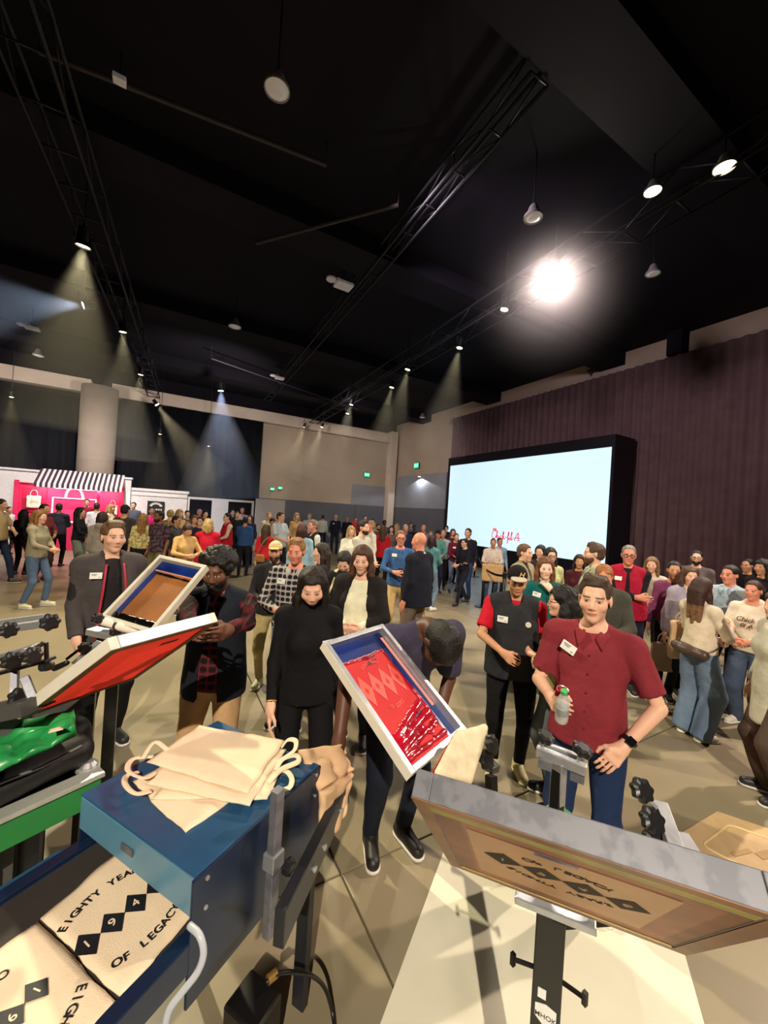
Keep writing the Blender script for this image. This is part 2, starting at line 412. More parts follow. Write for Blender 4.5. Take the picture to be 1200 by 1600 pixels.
def hair_prims(style, seed=0):
    """solid hair volumes in head space, with what is cut away"""
    t = .012
    cap = lambda e, zc=.045: el((0, .018, zc), (.078+e, .094+e, .080+e), k=.015)
    cut_face = [bx((0, -.13, -.02), (.064, .085, .080), .02, k=.02, op='-')]
    lo = lambda z: (lambda X, Y, Z: z-Z+.0*X)
    P = []; clips = []
    if style in ('short', 'side', 'quiff', 'buzz', 'thin'):
        e = {'short': .008, 'side': .011, 'quiff': .009, 'buzz': .004, 'thin': .003}[style]
        P = [cap(e), el((0, .05, -.01), (.074+e*.5, .058+e*.7, .06), k=.02)]
        if style in ('quiff', 'side'): P += [rc((-.042, -.040, .112), (.045, -.045, .110), .018, k=.02), rc((-.04, -.01, .122), (.045, -.005, .120), .018, k=.02)]
        P += [bx((0, -.128, -.02), (.070, .080, .100), .03, k=.012, op='-'), bx((.085, -.035, -.06), (.03, .052, .078), .01, k=.01, op='-'), bx((-.085, -.035, -.06), (.03, .052, .078), .01, k=.01, op='-'),
              el((.088, .014, -.0), (.016, .021, .034), k=.005, op='-'), el((-.088, .014, -.0), (.016, .021, .034), k=.005, op='-')]
        clips = [lo(-.065)]
    elif style == 'fringe':
        P = [cap(.006), el((0, .05, -.01), (.078, .06, .06), k=.02), el((0, -.02, .12), (.072, .11, .085), k=.02, op='-'),
             bx((0, -.12, 0), (.2, .10, .2), .02, k=.012, op='-')]
        clips = [lo(-.06)]
    elif style in ('long', 'longer', 'wavy', 'bob', 'curly', 'ponytail', 'bun', 'hood'):
        e = .014 if style not in ('curly', 'bob') else .02
        P = [cap(e), el((0, .05, .0), (.08+e*.5, .065+e, .085), k=.03)]
        if style in ('ponytail', 'bun'):
            P += [el((0, .05, -.02), (.078, .066, .05), k=.02)]
            if style == 'bun': P += [el((0, .10, .11), (.04, .04, .038), k=.008)]
            else: P += [rc((0, .11, .05), (0, .16, -.02), .028, .03, k=.01), rc((0, .16, -.02), (0, .145, -.22), .032, .012, k=.02)]
        else:
            L = {'long': -.27, 'longer': -.33, 'wavy': -.24, 'bob': -.12, 'curly': -.16, 'hood': -.12}[style]
            w = {'curly': .042, 'bob': .036, 'wavy': .036}.get(style, .030)
            for s in (1, -1):
                P += [rc((s*.074, .0, .05), (s*.088, .012, -.07), .026, w, k=.02), rc((s*.088, .012, -.07), (s*.098, -.01, L), w, w*.75, k=.02)]
            P += [rc((0, .095, -.02), (0, .110, L-.03), .052, .030, k=.03), rc((-.05, .085, -.02), (-.062, .100, L), .05, .026, k=.03), rc((.05, .085, -.02), (.062, .100, L+.02), .05, .026, k=.03)]
        P += [bx((0, -.135, -.06), (.056, .10, .125), .03, k=.015, op='-'), el((0, -.03, -.045), (.066, .07, .09), k=.01, op='-'), rc((0, .02, -.05), (0, .03, -.40), .055, k=.01, op='-')]
    elif style == 'afro':
        P = [el((0, .022, .058), (.120, .118, .098), k=.01), bx((0, -.14, -.02), (.075, .085, .085), .03, k=.02, op='-')]
        clips = [lo(-.035)]
    elif style == 'bald': return None, None
    return P, clips
class Person: pass
def person(label, px, top, d=None, feet=None, face=0, sex='m', w=1.0, belly=0.0, skin='light', hair='short', hc=(60, 42, 30),
           top_c=(90, 90, 95), top_kind=None, top_c2=None, sleeve='long', hem=.90, collar=None, tuck=False,
           over=None, over_c=None, over_sleeve='long', over_open=.0, over_hem=.86, over_kind=None,
           legs_c=(35, 38, 48), leg_w=1.0, leg_kind=None, leg_c2=None, shoe_c=(40, 38, 38), sole_c=(225, 222, 215),
           armL='down', armR='down', legs='stand', hyaw=0, hpitch=0, bend=0, beard=None, cap=None, badge=None, glasses=False,
           H=None, lean=0, extra=None, group=None, name='person', loc=None, lips=None, brow=None, res=1.0, hair_tip=None):
    if d is None: d = 2.1*601/(feet-hor(px))
    if loc is None:
        P0 = atd(px, top, d); X, Y = P0[0], P0[1]; HH = H or float(np.clip(P0[2], 1.5, 2.02))
    else: X, Y = loc; HH = H
    s = HH/1.75
    yaw = math.atan2(-Y, -X)+PI/2+R_(face)
    root = thing(name, label, 'person', (X, Y, 0), yaw, group)
    o = Person(); o.root = root; o.s = s; o.d = d
    hb = float(np.clip(d/601*2.5, .0098, .034))*res/s; hh = float(np.clip(d/601*1.25, .0036, .017))*res/s; hd = float(np.clip(d/601*1.5, .0048, .016))*res/s
    near = d < 4.8; mid = d < 9
    fem = sex == 'f'; seed = (px*7+top*13) % 97
    sx = .178*(.88 if fem else 1)*(.5+.5*w); hw = .092*(1.03 if fem else 1)*(.6+.4*w)
    bend_r = R_(bend)
    def bendf(V):
        if not bend: return V
        V = np.array(V, float).reshape(-1, 3).copy(); z = V[:, 2]; t = np.clip((z-.88)/.34, 0, 1); a = bend_r*t
        y0, z0 = .04, .93
        # integrate the curve of the spine
        zz = np.linspace(0, .34, 30); th = bend_r*zz/.34; cy = -np.concatenate([[0], np.cumsum(np.sin(th[:-1])*(zz[1]-zz[0]))]); cz = np.concatenate([[0], np.cumsum(np.cos(th[:-1])*(zz[1]-zz[0]))])
        q = np.clip(z-.88, 0, .34); by = np.interp(q, zz, cy); bz = np.interp(q, zz, cz)
        ex = np.maximum(z-1.22, 0); below = z < .88
        ny = by-np.sin(a)*ex+np.cos(a)*V[:, 1]; nz = .88+bz+np.cos(a)*ex+np.sin(a)*V[:, 1]
        V[:, 1] = np.where(below, V[:, 1], ny); V[:, 2] = np.where(below, z, nz)
        return V
    def fin(V): return bendf(V)*s
    # joints
    armd = []
    for sg, a in ((1, armL), (-1, armR)):
        if isinstance(a, str): a = ARMS[a]
        if a[0] == 'w':      # a wrist target given in the hall's own coordinates
            tw = np.array(a[1], float)-np.array([X, Y, 0]); cy_, sy_ = math.cos(-yaw), math.sin(-yaw)
            tl = np.array([cy_*tw[0]-sy_*tw[1], sy_*tw[0]+cy_*tw[1], tw[2]])
            g = np.array([sg*.15, -.3, 1.1])
            for _ in range(40):
                f0 = fin(g[None])[0]; Jm = np.stack([(fin((g+e)[None])[0]-f0)/1e-3 for e in np.eye(3)*1e-3], 1)
                g = g+np.clip(np.linalg.lstsq(Jm, tl-f0, rcond=None)[0], -.08, .08)
            a = (g*np.array([sg, 1, 1]), a[2], a[3], a[4])
        wr, hint, th, curl = a; m = np.array([sg, 1, 1])
        S = np.array([sg*sx, .012, 1.415]); E, Wp = ik(S, np.array(wr)*m, .285, .255, np.array(hint)*m)
        armd.append((sg, S, E, Wp, np.array(th, float)*m, curl))
    LG = {'stand': ((.105, .0), (.105, .0)), 'wide': ((.16, .02), (.16, -.02)), 'walk': ((.08, -.24), (.08, .22)), 'walk2': ((.08, .22), (.08, -.24)),
          'step': ((.12, -.12), (.12, .08)), 'close': ((.085, 0), (.085, .02)), 'back': ((.11, .10), (.13, .14))}[legs]
    lg = []
    for sg, (fx, fy) in ((1, LG[0]), (-1, LG[1])):
        Hp = np.array([sg*hw, .0, .92]); A = np.array([sg*fx, fy+.03, .085+(.03 if fy > .15 else 0)])
        K, A = ik(Hp, A, .44, .425, (sg*.15, -1, 0)); lg.append((sg, Hp, K, A))
    def torso(t, wd=w):
        P = [el((0, .008, .945), (.150*wd+(.014 if fem else 0)+t, .112+t, .13+t), k=.05), el((0, .0, 1.10), ((.128 if fem else .143)*wd+t, .100+belly*.3+t, .17+t), k=.06),
             el((0, .0, 1.30), (.150*(.5+.5*wd)*(.92 if fem else 1.03)+t, .108+t, .16+t), k=.06), rc((-sx+.03, .012, 1.415), (sx-.03, .012, 1.415), .050+t, k=.05)]
        for q in (1, -1): P.append(rc((q*.03, .025, 1.475), (q*(sx-.05), .018, 1.44), .042+t, .040+t, k=.04))
        if belly: P.append(el((0, -.045-belly*.5, 1.07), (.125*wd+t, .085+belly*.5+t, .14+t), k=.07))
        if fem:
            for q in (1, -1): P.append(el((q*.07, -.085, 1.265), (.062+t, .052+t, .06+t), k=.04))
        return P
    def arms(t, sl):
        P = []
        for sg, S, E, Wp, th, c in armd:
            P.append(el(S, (.055+t,)*3, k=.04))
            if sl == 'long':
                e = Wp+(E-Wp)*.05
                P += [rc(S, E, .050*(.7+.3*w)+t, .042+t, k=.03), rc(E, e, .042+t, .031+t, k=.02, cut=True)]
            elif sl == 'short':
                e = S+(E-S)*.80; P += [rc(S, e, .052*(.7+.3*w)+t+.006, .054*(.7+.3*w)+t+.010, k=.03, cut=True)]
            elif sl == 'elbow':
                e = E+(Wp-E)*.18; P += [rc(S, E, .05+t, .046+t, k=.03), rc(E, e, .046+t, .045+t, k=.02, cut=True)]
            elif sl == 'skin': P += [rc(S, E, .047*(.7+.3*w)+t, .038+t, k=.03)]
        return P
    def legp(t, wd, end=.0):
        P = []
        for sg, Hp, K, A in lg:
            e = A+(A-K)*end
            P += [rc(Hp+np.array([0, .01, .0]), K, .088*(.5+.5*w)+t, (.058+t)*wd, k=.03), rc(K, e, (.057+t)*wd, (.046+t)*wd, k=.03, cut=True)]
        return P
    # --- body: coarse trunk and limbs, fine head and hands, one mesh
    Vs, Qs, Cs = [], [], []; off = 0
    skc = SKINS[skin] if isinstance(skin, str) else skin
    br = brow or [max(0, int(v*.75)) for v in hc]
    lp = lips or (int(skc[0]*.80), int(skc[1]*.52), int(skc[2]*.52))
    def addp(V, Q, C):
        nonlocal off
        Vs.append(V); Qs.append(Q+off); Cs.append(C); off += len(V)
    P = torso(-.014)+arms(-.003, 'skin')+legp(-.012, 1.0)
    V, Q = sdf_mesh(P, max(hb*1.3, .014), k=.04); addp(fin(V), Q, np.tile(lin(skc), (len(V), 1)))
    Hc = np.array([0, -.012, 1.632]); HR = (Matrix.Rotation(R_(hyaw), 3, 'Z') @ Matrix.Rotation(R_(hpitch), 3, 'X'))
    HR = np.array(HR)
    pivot = np.array([0, .025, 1.50])
    def hfin(V):
        q = ((np.asarray(V, float)*np.array([.94, 1, 1.02]))@HR.T)
        return fin(q+(Hc-pivot)@HR.T+pivot)
    o.hfin = hfin
    P = head_prims(fem=fem)
    for p in P:
        if hh > .007 and p.get('op') == '-': p['k'] = .01
    V, Q = sdf_mesh(P, hh, k=.02, smooth=1)
    C = paint_head(V, skc, br, lp, fem)
    # the neck keeps to the trunk while the head turns
    tt = np.clip((-V[:, 2]-.06)/.08, 0, 1)[:, None]
    V = V*np.array([.94, 1, 1.02]); q = (V@HR.T)+(Hc-pivot)@HR.T+pivot; q0 = V+Hc
    addp(fin(q*(1-tt)+q0*tt), Q, C)
    o.hands = []
    for sg, S, E, Wp, th, curl in armd:
        z = E-Wp; Lf = np.linalg.norm(z); Fm = frame_from(z, th)
        # right hand (-x side): palm = +Y_h ; left: -Y_h
        P = hand_prims(-sg, curl, hd*.62)+[rc((0, 0, Lf), (0, 0, .0), .038, .0255, k=.02)]
        V, Q = sdf_mesh(P, hd, k=.02, smooth=1)
        addp(fin(V@Fm.T+Wp), Q, np.tile(lin(skc), (len(V), 1)))
        o.hands.append((fin((Wp-Fm[:, 2]*.085+Fm[:, 1]*(-sg)*.03)[None])[0], Fm))
    V = np.concatenate(Vs); Q = np.concatenate(Qs); C = np.concatenate(Cs)
    me = mesh_from('body', V, Q, mat('skin', kind='attr', rough=.5, bump=.0, spec=.35))
    ca = me.color_attributes.new('Col', 'FLOAT_COLOR', 'POINT')
    ca.data.foreach_set('color', np.concatenate([C, np.ones((len(C), 1))], 1).astype(np.float32).ravel())
    link('body', me, root)
    def garment(nm, P, m, clips=(), amp=.004, f=26, h=None, kk=.03, label=None):
        V, Q = sdf_mesh(P, h or hb, clips, k=kk, smooth=2 if near else 1)
        if not len(V): return None, None
        if amp: V = V+vnormals(V, Q)*(np.maximum(folds(V, f, seed), -.45)*amp*(1.5 if near else 1 if mid else .5))[:, None].astype(np.float32)
        W_ = fin(V); return link(nm, mesh_from(nm, W_, Q, m), root, label=label), W_
    zc = lambda z0: (lambda X, Y, Z: z0-Z+0*X)
    zt = lambda z0: (lambda X, Y, Z: Z-z0+0*X)
    # trousers
    garment('trousers', [el((0, .008, .95), (.152*w+(.016 if fem else 0)+.006, .116, .13), k=.05)]+legp(.006, leg_w, .0 if leg_w < 1.3 else .12), cloth(legs_c, leg_kind, leg_c2), [zt(1.02 if tuck else .965)], .008, 17)
    # shoes
    for sg, Hp, K, A in lg:
        lift = A[2]-.085; sh = [rc((0, .045, .045), (0, -.13, .038), .040, .038, k=.02), rc((0, .02, .06), (0, .02, .10), .042, .045, k=.03), rc((0, -.02, .075), (0, -.10, .045), .03, .028, k=.02)]
        V, Q = sdf_mesh(sh, max(hb*.8, .006), [lambda X, Y, Z: .012-Z+0*X, lambda X, Y, Z: Z-.12+0*X], smooth=1)
        ca_, sa_ = math.cos(sg*.22), math.sin(sg*.22); Rz = np.array([[ca_, -sa_, 0], [sa_, ca_, 0], [0, 0, 1]])
        pl = np.array([A[0], A[1]-.02, lift])
        so = link('shoe', mesh_from('shoe', (V@Rz.T+pl)*s, Q, mat('leather_%d_%d_%d' % shoe_c, shoe_c, .5, bump=.1)), root)
        if mid:
            V, Q = sdf_mesh([rc((0, .045, .02), (0, -.13, .02), .043, .042, k=.01)], max(hb*.6, .006), [lambda X, Y, Z: .001-Z+0*X, lambda X, Y, Z: Z-.022+0*X], smooth=0)
            link('sole', mesh_from('sole', (V@Rz.T+pl)*s, Q, mat('sole_%d_%d_%d' % sole_c, sole_c, .7)), so)
    # shirt
    P = torso(.004)+arms(.004 if sleeve != 'short' else .0, sleeve)
    if not tuck:
        P.append(rc((0, .004-belly*.3, 1.22), (0, .006-belly*.15, hem-.03), .142*w, (.158 if fem else .166)*w+.012, k=.05, sy=.80))
    if collar == 'turtle': P.append(rc((0, .02, 1.46), (0, .012, 1.535), .064, .060, k=.02, cut=True))
    elif collar in ('collar', 'polo'):
        for a0 in range(-4, 5):
            a = a0*.5; P.append(el((.062*math.sin(a), .025+.056*math.cos(a)*1.0, 1.497-.010*abs(a0)*.6), (.016, .016, .022), k=.02))
    elif collar == 'hood': P += [el((0, .095, 1.475), (.105, .055, .075), k=.03), rc((-.07, .03, 1.50), (.07, .03, 1.50), .035, k=.03)]
    else: P.append(rc((0, .022, 1.45), (0, .02, 1.487), .066, .060, k=.02, cut=True))
    if collar in ('collar', 'polo', 'scoop'): # open throat
        P.append(rc((0, -.06, 1.52), (0, -.11, 1.41 if collar != 'scoop' else 1.42), .034 if collar != 'scoop' else .045, .010 if collar != 'scoop' else .03, k=.01, op='-'))
    ob, SV = garment('sweater' if (sleeve == 'long' and not collar == 'collar') else 'shirt', P, cloth(top_c, top_kind, top_c2), [zc(1.0 if tuck else hem)], .008, 15)
    front = SV
    if collar in ('collar', 'polo') and mid:
        g = np.linspace(0, 1, 7); U_, V_ = np.meshgrid(g, g, indexing='ij')
        for q in (1, -1):
            A4 = [np.array(c) for c in ((q*.052, .015, 1.508), (q*.020, -.070, 1.445), (q*.056, -.10, 1.392), (q*.082, -.02, 1.462))]
            Pq = (A4[0]*((1-U_)*(1-V_))[..., None]+A4[1]*(U_*(1-V_))[..., None]+A4[2]*(U_*V_)[..., None]+A4[3]*((1-U_)*V_)[..., None]).reshape(-1, 3)*s
            for i_ in range(len(Pq)):
                m_ = np.hypot(SV[:, 0]-Pq[i_, 0], SV[:, 2]-Pq[i_, 2]) < .016*s+hb*.6
                if m_.any() and Pq[i_, 2] < 1.47*s: Pq[i_, 1] = min(Pq[i_, 1], SV[m_, 1].min()-.004)
            Bq = Pq+np.array([0, .005, -.002]); ix = np.arange(49).reshape(7, 7); Qc = np.stack([ix[:-1, :-1], ix[1:, :-1], ix[1:, 1:], ix[:-1, 1:]], -1).reshape(-1, 4); Qs_ = [Qc, Qc[:, ::-1]+49]
            for e_ in (ix[0, :], ix[-1, ::-1], ix[::-1, 0], ix[:, -1]): Qs_.append(np.stack([e_[:-1], e_[1:], e_[1:]+49, e_[:-1]+49], 1))
            link('collar', mesh_from('collar', bendf(np.concatenate([Pq, Bq])/s)*s, np.concatenate(Qs_), cloth(top_c)), ob)
    if collar == 'collar' and near:
        for zb in (1.36, 1.27, 1.18, 1.09, 1.0):
            q = (abs(SV[:, 0]) < .02) & (abs(SV[:, 2]-zb*s) < .02)
            if q.any():
                b = MB(); b.lathe([(.0055, -.0012), (.0055, .0012)], n=10, M=Matrix.Rotation(PI/2, 4, 'X')); bo = b.build('button', mat('button_%d' % top_c[0], [int(v*.7) for v in top_c], .3), ob)
                bo.location = (0, float(SV[q, 1].min())-.001, zb*s)
    if over:
        t = .020
        P = torso(t)+(arms(.016, over_sleeve) if over_sleeve else [])
        P.append(rc((0, .004-belly*.3, 1.22), (0, .006-belly*.15, over_hem-.03), .160*w, (.176 if fem else .184)*w+.012, k=.05, sy=.84))
        P += [rc((-.06, .045, 1.475), (.06, .045, 1.475), .040, k=.03)]
        if over in ('hoodie', 'hooded_jacket'): P += [el((0, .10, 1.48), (.115, .06, .08), k=.03)]
        for q in (1, -1): P.append(rc((q*.060, .03, 1.50), (q*.055, -.06, 1.455), .018, .015, k=.015))
        P += [rc((0, -.02, 1.60), (0, -.05, 1.46), .058, .040, k=.01, op='-')]
        ow = over_open; cl = [zc(over_hem)]
        if ow: cl.append(lambda X, Y, Z: -np.maximum(np.abs(X)-(ow*(.55+.45*np.clip((1.5-Z)/.5, 0, 1.3))), Y+.02))
        ob, OV = garment(over, P, cloth(over_c, over_kind), cl, .009, 13)
        if OV is not None: front = np.concatenate([SV, OV])
    # hair
    hp, hcl = hair_prims(hair, seed)
    hm = lambda col: mat('hair_%d_%d_%d' % col, col, .55, var=.35, scale=30, bump=.5, bscale=140, spec=.4)
    if cap: hp = None if hair in ('bald', 'fringe') else hp
    if hp is not None:
        V, Q = sdf_mesh(hp, max(hh*1.0, .0045), hcl, k=.02, smooth=1)
        if cap and len(V):
            keep = V[:, 2] < .055; V[:, 2] = np.minimum(V[:, 2], .055)
        if len(V):
            am = {'curly': .010, 'afro': .009, 'wavy': .008, 'bob': .006, 'quiff': .006}.get(hair, .0035)
            V = V+vnormals(V, Q)*(folds(V*np.array([3.2, 3.2, 1.4 if hair not in ('curly', 'afro') else 3])*(1.7 if hair == 'afro' else 1), 28, seed)*am)[:, None].astype(np.float32)
            ho = link('hair', mesh_from('hair', hfin(V), Q, hm(tuple(hc))), root)
            if hair_tip:
                ho.data.materials.append(hm(tuple(hair_tip)))
                fz = V[Q].mean(1)[:, 2]; ho.data.polygons.foreach_set('material_index', (fz < -.17).astype(np.int32))
    if beard:
        bP = [el((0, -.024, -.045), (.064, .074, .068), k=.02), el((0, -.072, -.094), (.034, .028, .024), k=.02), rc((-.026, -.09, -.047), (.026, -.09, -.047), .010, k=.01),
              bx((0, -.06, .075), (.2, .2, .095), .0, k=.012, op='-'), el((0, -.104, -.058), (.020, .02, .007), k=.004, op='-'), el((0, -.10, -.018), (.042, .05, .026), k=.012, op='-')]
        V, Q = sdf_mesh(bP, max(hh, .0045), [lambda X, Y, Z: Y-.03+0*X], k=.02)
        link('beard', mesh_from('beard', hfin(V), Q, hm(tuple(beard))), root)
    if cap:
        cP = [el((0, .014, .052), (.088, .106, .090), k=.01)]
        V, Q = sdf_mesh(cP, hh, [lambda X, Y, Z: .040-Z-.15*(Y)+0*X], smooth=1)
        co = link('cap', mesh_from('cap', hfin(V), Q, cloth(tuple(cap[0]))), root)
        V, Q = sdf_mesh([el((0, -.10, .052), (.070, .085, .016), k=.01)], max(hh*.7, .003), [lambda X, Y, Z: Y+.065+0*X, lambda X, Y, Z: (.050-Z)*.6+0*X], smooth=1)
        link('cap_brim', mesh_from('cap_brim', hfin(V), Q, cloth(tuple(cap[1]))), root)
    if glasses:
        g = MB()
        for q in (1, -1):
            pts = [hfin(np.array([[q*.033+.024*math.cos(a), -.104+.01*abs(math.cos(a))*0, .004+.019*math.sin(a)]]))[0] for a in np.linspace(0, 2*PI, 17)]
            g.tube(pts, .0022*s if near else .004, 5)
            g.tube([hfin(np.array([[q*.058, -.102, .008]]))[0], hfin(np.array([[q*.080, -.01, .010]]))[0]], .002 if near else .0035, 5)
        g.tube([hfin(np.array([[-.009, -.106, .006]]))[0], hfin(np.array([[.009, -.106, .006]]))[0]], .002, 5)
        g.build('glasses', mat('glasses_dark', (25, 22, 22), .3), root, smooth=True)
    o.front = front
    def on_front(x, z):
        q = np.hypot(front[:, 0]-x, front[:, 2]-z); m = q < .035*s+hb
        return float(front[m, 1].min()) if m.any() else -.13*s
    o.on_front = on_front
    if badge and not bend:
        bxx, bz = badge[0]*s, badge[1]*s; y = on_front(bxx, bz)
        b = MB(); b.box((0, 0, 0), (.082, .004, .050), bev=.001)
        bo = b.build('name_badge', mat('badge_white', (238, 236, 232), .5), root); bo.location = (bxx, y-.004, bz); bo.rotation_euler = (R_(-8), R_(badge[2] if len(badge) > 2 else 0), R_(bxx*150))
        if near:
            q = MB(); 
            for i, (ww, zz) in enumerate(((.04, .012), (.028, .003), (.012, -.012))): q.box((-.012 if i < 2 else .025, -.0025, zz), (ww, .001, .0045))
            q.build('badge_print', mat('badge_ink', (110, 105, 105), .6), bo)
    return o
# ---------------------------------------------------------------- the hall
m_floor = mat('polished_concrete', (142, 129, 103), .40, var=.10, scale=.9, bump=.01, bscale=4, rgb2=(118, 107, 87))
m_joint = mat('joint_filler', (88, 76, 60), .8)
m_black = mat('black_paint', (17, 15, 25), .85, spec=.2)
m_soffit = mat('dark_ceiling', (19, 16, 27), .8, spec=.2)
m_drape = mat('black_drape', (16, 17, 24), .8, bump=.4, bscale=2, spec=.2)
m_tan = mat('wall_paint_tan', (176, 158, 140), .8, scale=.6, bump=.05)
m_grey = mat('wall_panel_grey', (92, 92, 100), .6, scale=1.2)
m_grey2 = mat('recess_paint_grey', (140, 142, 150), .6, scale=1.2)
m_beam = mat('beam_plaster', (214, 196, 180), .8, scale=1)
m_col = mat('column_concrete', (176, 158, 142), .8, scale=1.5, bump=.1)
WX, WY, ZC = 13.8, 23.2, 8.3
XL, YF = -20.0, -12.0
# floor: cast slabs with recessed joints over a filler bed
b = MB(); b.box(((XL+WX)/2, (YF+WY)/2, -.10), (WX-XL+.6, WY-YF+.6, .10)); floor = b.build('floor', m_joint, kind='structure')
jx = [XL-.3, -13.4, -8.6, -3.8, 1.0, 5.8, 10.6, WX+.3]; jy = [YF-.3, -7.6, -2.8, 2.0, 6.8, 11.6, 16.4, 21.2, WY+.3]
ang = math.atan2(1.62-2.1, 1.3-.95)
for i in range(len(jx)-1):
    for j in range(len(jy)-1):
        w_, h_ = jx[i+1]-jx[i]-.012, jy[j+1]-jy[j]-.012
        b = MB(); b.box(((jx[i]+jx[i+1])/2, (jy[j]+jy[j+1])/2, -.025), (w_, h_, .05), bev=.003)
        b.build('slab', m_floor, floor)
b = MB(); b.box(((XL+WX)/2, (YF+WY)/2, ZC+.1), (WX-XL+.6, WY-YF+.6, .2)); ceil = b.build('ceiling', m_black, kind='structure')
for y in (3.0, 8.2, 14.0, 19.6):
    b = MB(); b.box(((XL+WX)/2, y, ZC-.22), (WX-XL, .9, .44)); b.build('ceiling_beam', m_soffit, ceil)
# walls
b = MB(); b.box(((XL+WX)/2, WY+.15, ZC/2), (WX-XL+.6, .3, ZC)); wb = b.build('wall_back', m_black, kind='structure')
b = MB(); b.box((8.9, WY-.03, 5.1), (9.8, .06, 5.1)); b.build('upper_panel', m_tan, wb)
for x0, x1 in ((4.0, 10.9), (10.93, 13.2)):
    b = MB(); b.box(((x0+x1)/2, WY-.04, 1.28), (x1-x0, .08, 2.56)); b.build('lower_panel', m_grey, wb)
b = MB(); b.box((11.9, WY-.045, 3.25), (2.6, .09, 1.3)); b.build('lower_panel', m_grey2, wb)
for x0, x1 in ((XL, -3.35), (-2.55, 6.7), (6.72, 13.45)):
    b = MB(); b.box(((x0+x1)/2, WY-.25, 7.22), (x1-x0, .5, .62), bev=.01); b.build('beam', m_beam, wb)
b = MB(); b.cyl((-2.95, WY-.75, 0), (-2.95, WY-.75, 7.15), .72, n=40); o = b.build('trim_1', m_col, kind='structure', smooth=False)
for p in o.data.polygons: p.use_smooth = len(p.vertices) == 4
b = MB(); b.box((13.35, WY-.3, 3.85), (.5, .6, 7.7), bev=.01); b.build('trim_2', m_beam, kind='structure')
b = MB(); b.box((WX+.15, (YF+WY)/2, ZC/2), (.3, WY-YF+.6, ZC)); wr = b.build('wall_right', m_tan, kind='structure')
b = MB(); b.box((WX-.06, 20.1, 1.28), (.12, 5.8, 2.56)); b.build('lower_panel', m_grey, wr)
b = MB(); b.box((WX-.05, 20.1, 3.6), (.10, 5.8, 2.1)); b.build('lower_panel', m_grey2, wr)
b = MB(); b.box((WX-.2, 6.05, 7.95), (.5, .42, .75)); b.build('duct_stub', m_black, wr)
for y in (8.9, 14.0):
    b = MB(); b.box((WX-.12, y, 7.95), (.2, .3, .12), bev=.02); b.cyl((WX-.2, y, 7.9), (WX-.32, y, 7.82), .05, n=10); b.build('wall_bracket', mat('dark_bronze', (60, 48, 44), .5), wr)
b = MB(); b.box((XL-.15, (YF+WY)/2, ZC/2), (.3, WY-YF+.6, ZC)); b.build('wall_left', m_black, kind='structure')
b = MB(); b.box(((XL+WX)/2, YF-.15, ZC/2), (WX-XL+.6, .3, ZC)); b.build('wall_front', m_black, kind='structure')

# pleated drapes
def drape(name, a, c, z0, z1, m, pleat=.22, amp=.05, **kw):
    a = np.array(a, float); c = np.array(c, float); L = np.linalg.norm(c-a); t = (c-a)/L; n = np.array([-t[1], t[0]])
    N = int(L/pleat*6); ss = np.linspace(0, L, N); rng = np.random.RandomState(3)
    ph = ss/pleat*2*PI+np.interp(ss, np.linspace(0, L, 12), rng.uniform(0, 4, 12)); off = np.sin(ph)*amp*np.interp(ss, np.linspace(0, L, 25), rng.uniform(.5, 1.2, 25))
    Vv = []; zs = [z0, (z0+z1)/2, z1]
    for z in zs:
        for s_, o_ in zip(ss, off*(1.2 if z == z0 else .9)): Vv.append([*(a+t*s_+n*o_), z])
    for z in zs:
        for s_, o_ in zip(ss, off*(1.2 if z == z0 else .9)): Vv.append([*(a+t*s_+n*(o_-.02)), z])
    Q = []
    for r in range(2):
        for i in range(N-1):
            k = r*N+i; Q.append([k, k+1, k+N+1, k+N]); k += 3*N; Q.append([k+1, k, k+N, k+N+1])
    for i in range(N-1): Q.append([2*N+i, 2*N+i+1, 5*N+i+1, 5*N+i]); Q.append([i+1, i, 3*N+i, 3*N+i+1])
    return link(name, mesh_from(name, Vv, Q, m), None, **kw)
m_curt = mat('plum_curtain', (122, 96, 98), .85, var=.12, scale=3, bump=.25, bscale=6, spec=.15)
drape('stage_curtain', (13.25, 16.4), (13.25, -8.0), .02, 7.45, m_curt, .30, .055, label='tall dusky plum pleated curtain hanging along the wall behind the big screen', cat='curtain')
drape('partition_drape', (4.6, WY-.45), (-2.1, WY-.45), .02, 6.9, m_drape, .5, .05, label='black pleated drape on the far wall to the right of the round column', cat='curtain')
drape('partition_drape', (-3.8, WY-.45), (-14.0, WY-.45), .02, 6.6, m_drape, .5, .05, label='black pleated drape on the far wall to the left of the round column', cat='curtain')

# ---- screen
t = thing('video_screen', 'huge pale blue video screen in a deep black housing against the plum curtain', 'screen', (12.6, 10.9, 0))
def at(o): return Vector(o.location)
def relbox(parent, name, lo, hi, m, bev=0, **kw):
    p = Vector(parent.location); lo = Vector(lo)-p; hi = Vector(hi)-p
    b = MB(); b.box((lo+hi)/2, [abs(v) for v in (hi-lo)], bev=bev); return b.build(name, m, parent, **kw)
m_house = mat('screen_housing_black', (14, 14, 26), .45)
Y0, Y1, Z0, Z1 = 6.98, 14.85, .93, 4.62
relbox(t, 'housing', (12.06, Y0-.1, .0), (13.1, Y1+.12, 5.0), m_house)
relbox(t, 'top_bezel', (11.98, Y0-.1, Z1), (12.06, Y1+.12, 5.0), m_house)
relbox(t, 'bottom_bezel', (11.98, Y0-.1, 0), (12.06, Y1+.12, Z0), m_house)
relbox(t, 'side_bezel', (11.98, Y0-.1, Z0), (12.06, Y0, Z1), m_house); relbox(t, 'side_bezel', (11.98, Y1, Z0), (12.06, Y1+.12, Z1), m_house)
relbox(t, 'display', (12.02, Y0, Z0), (12.06, Y1, Z1), mat('screen_light', (200, 230, 250), .9, emit=.93, var=0, spec=0))
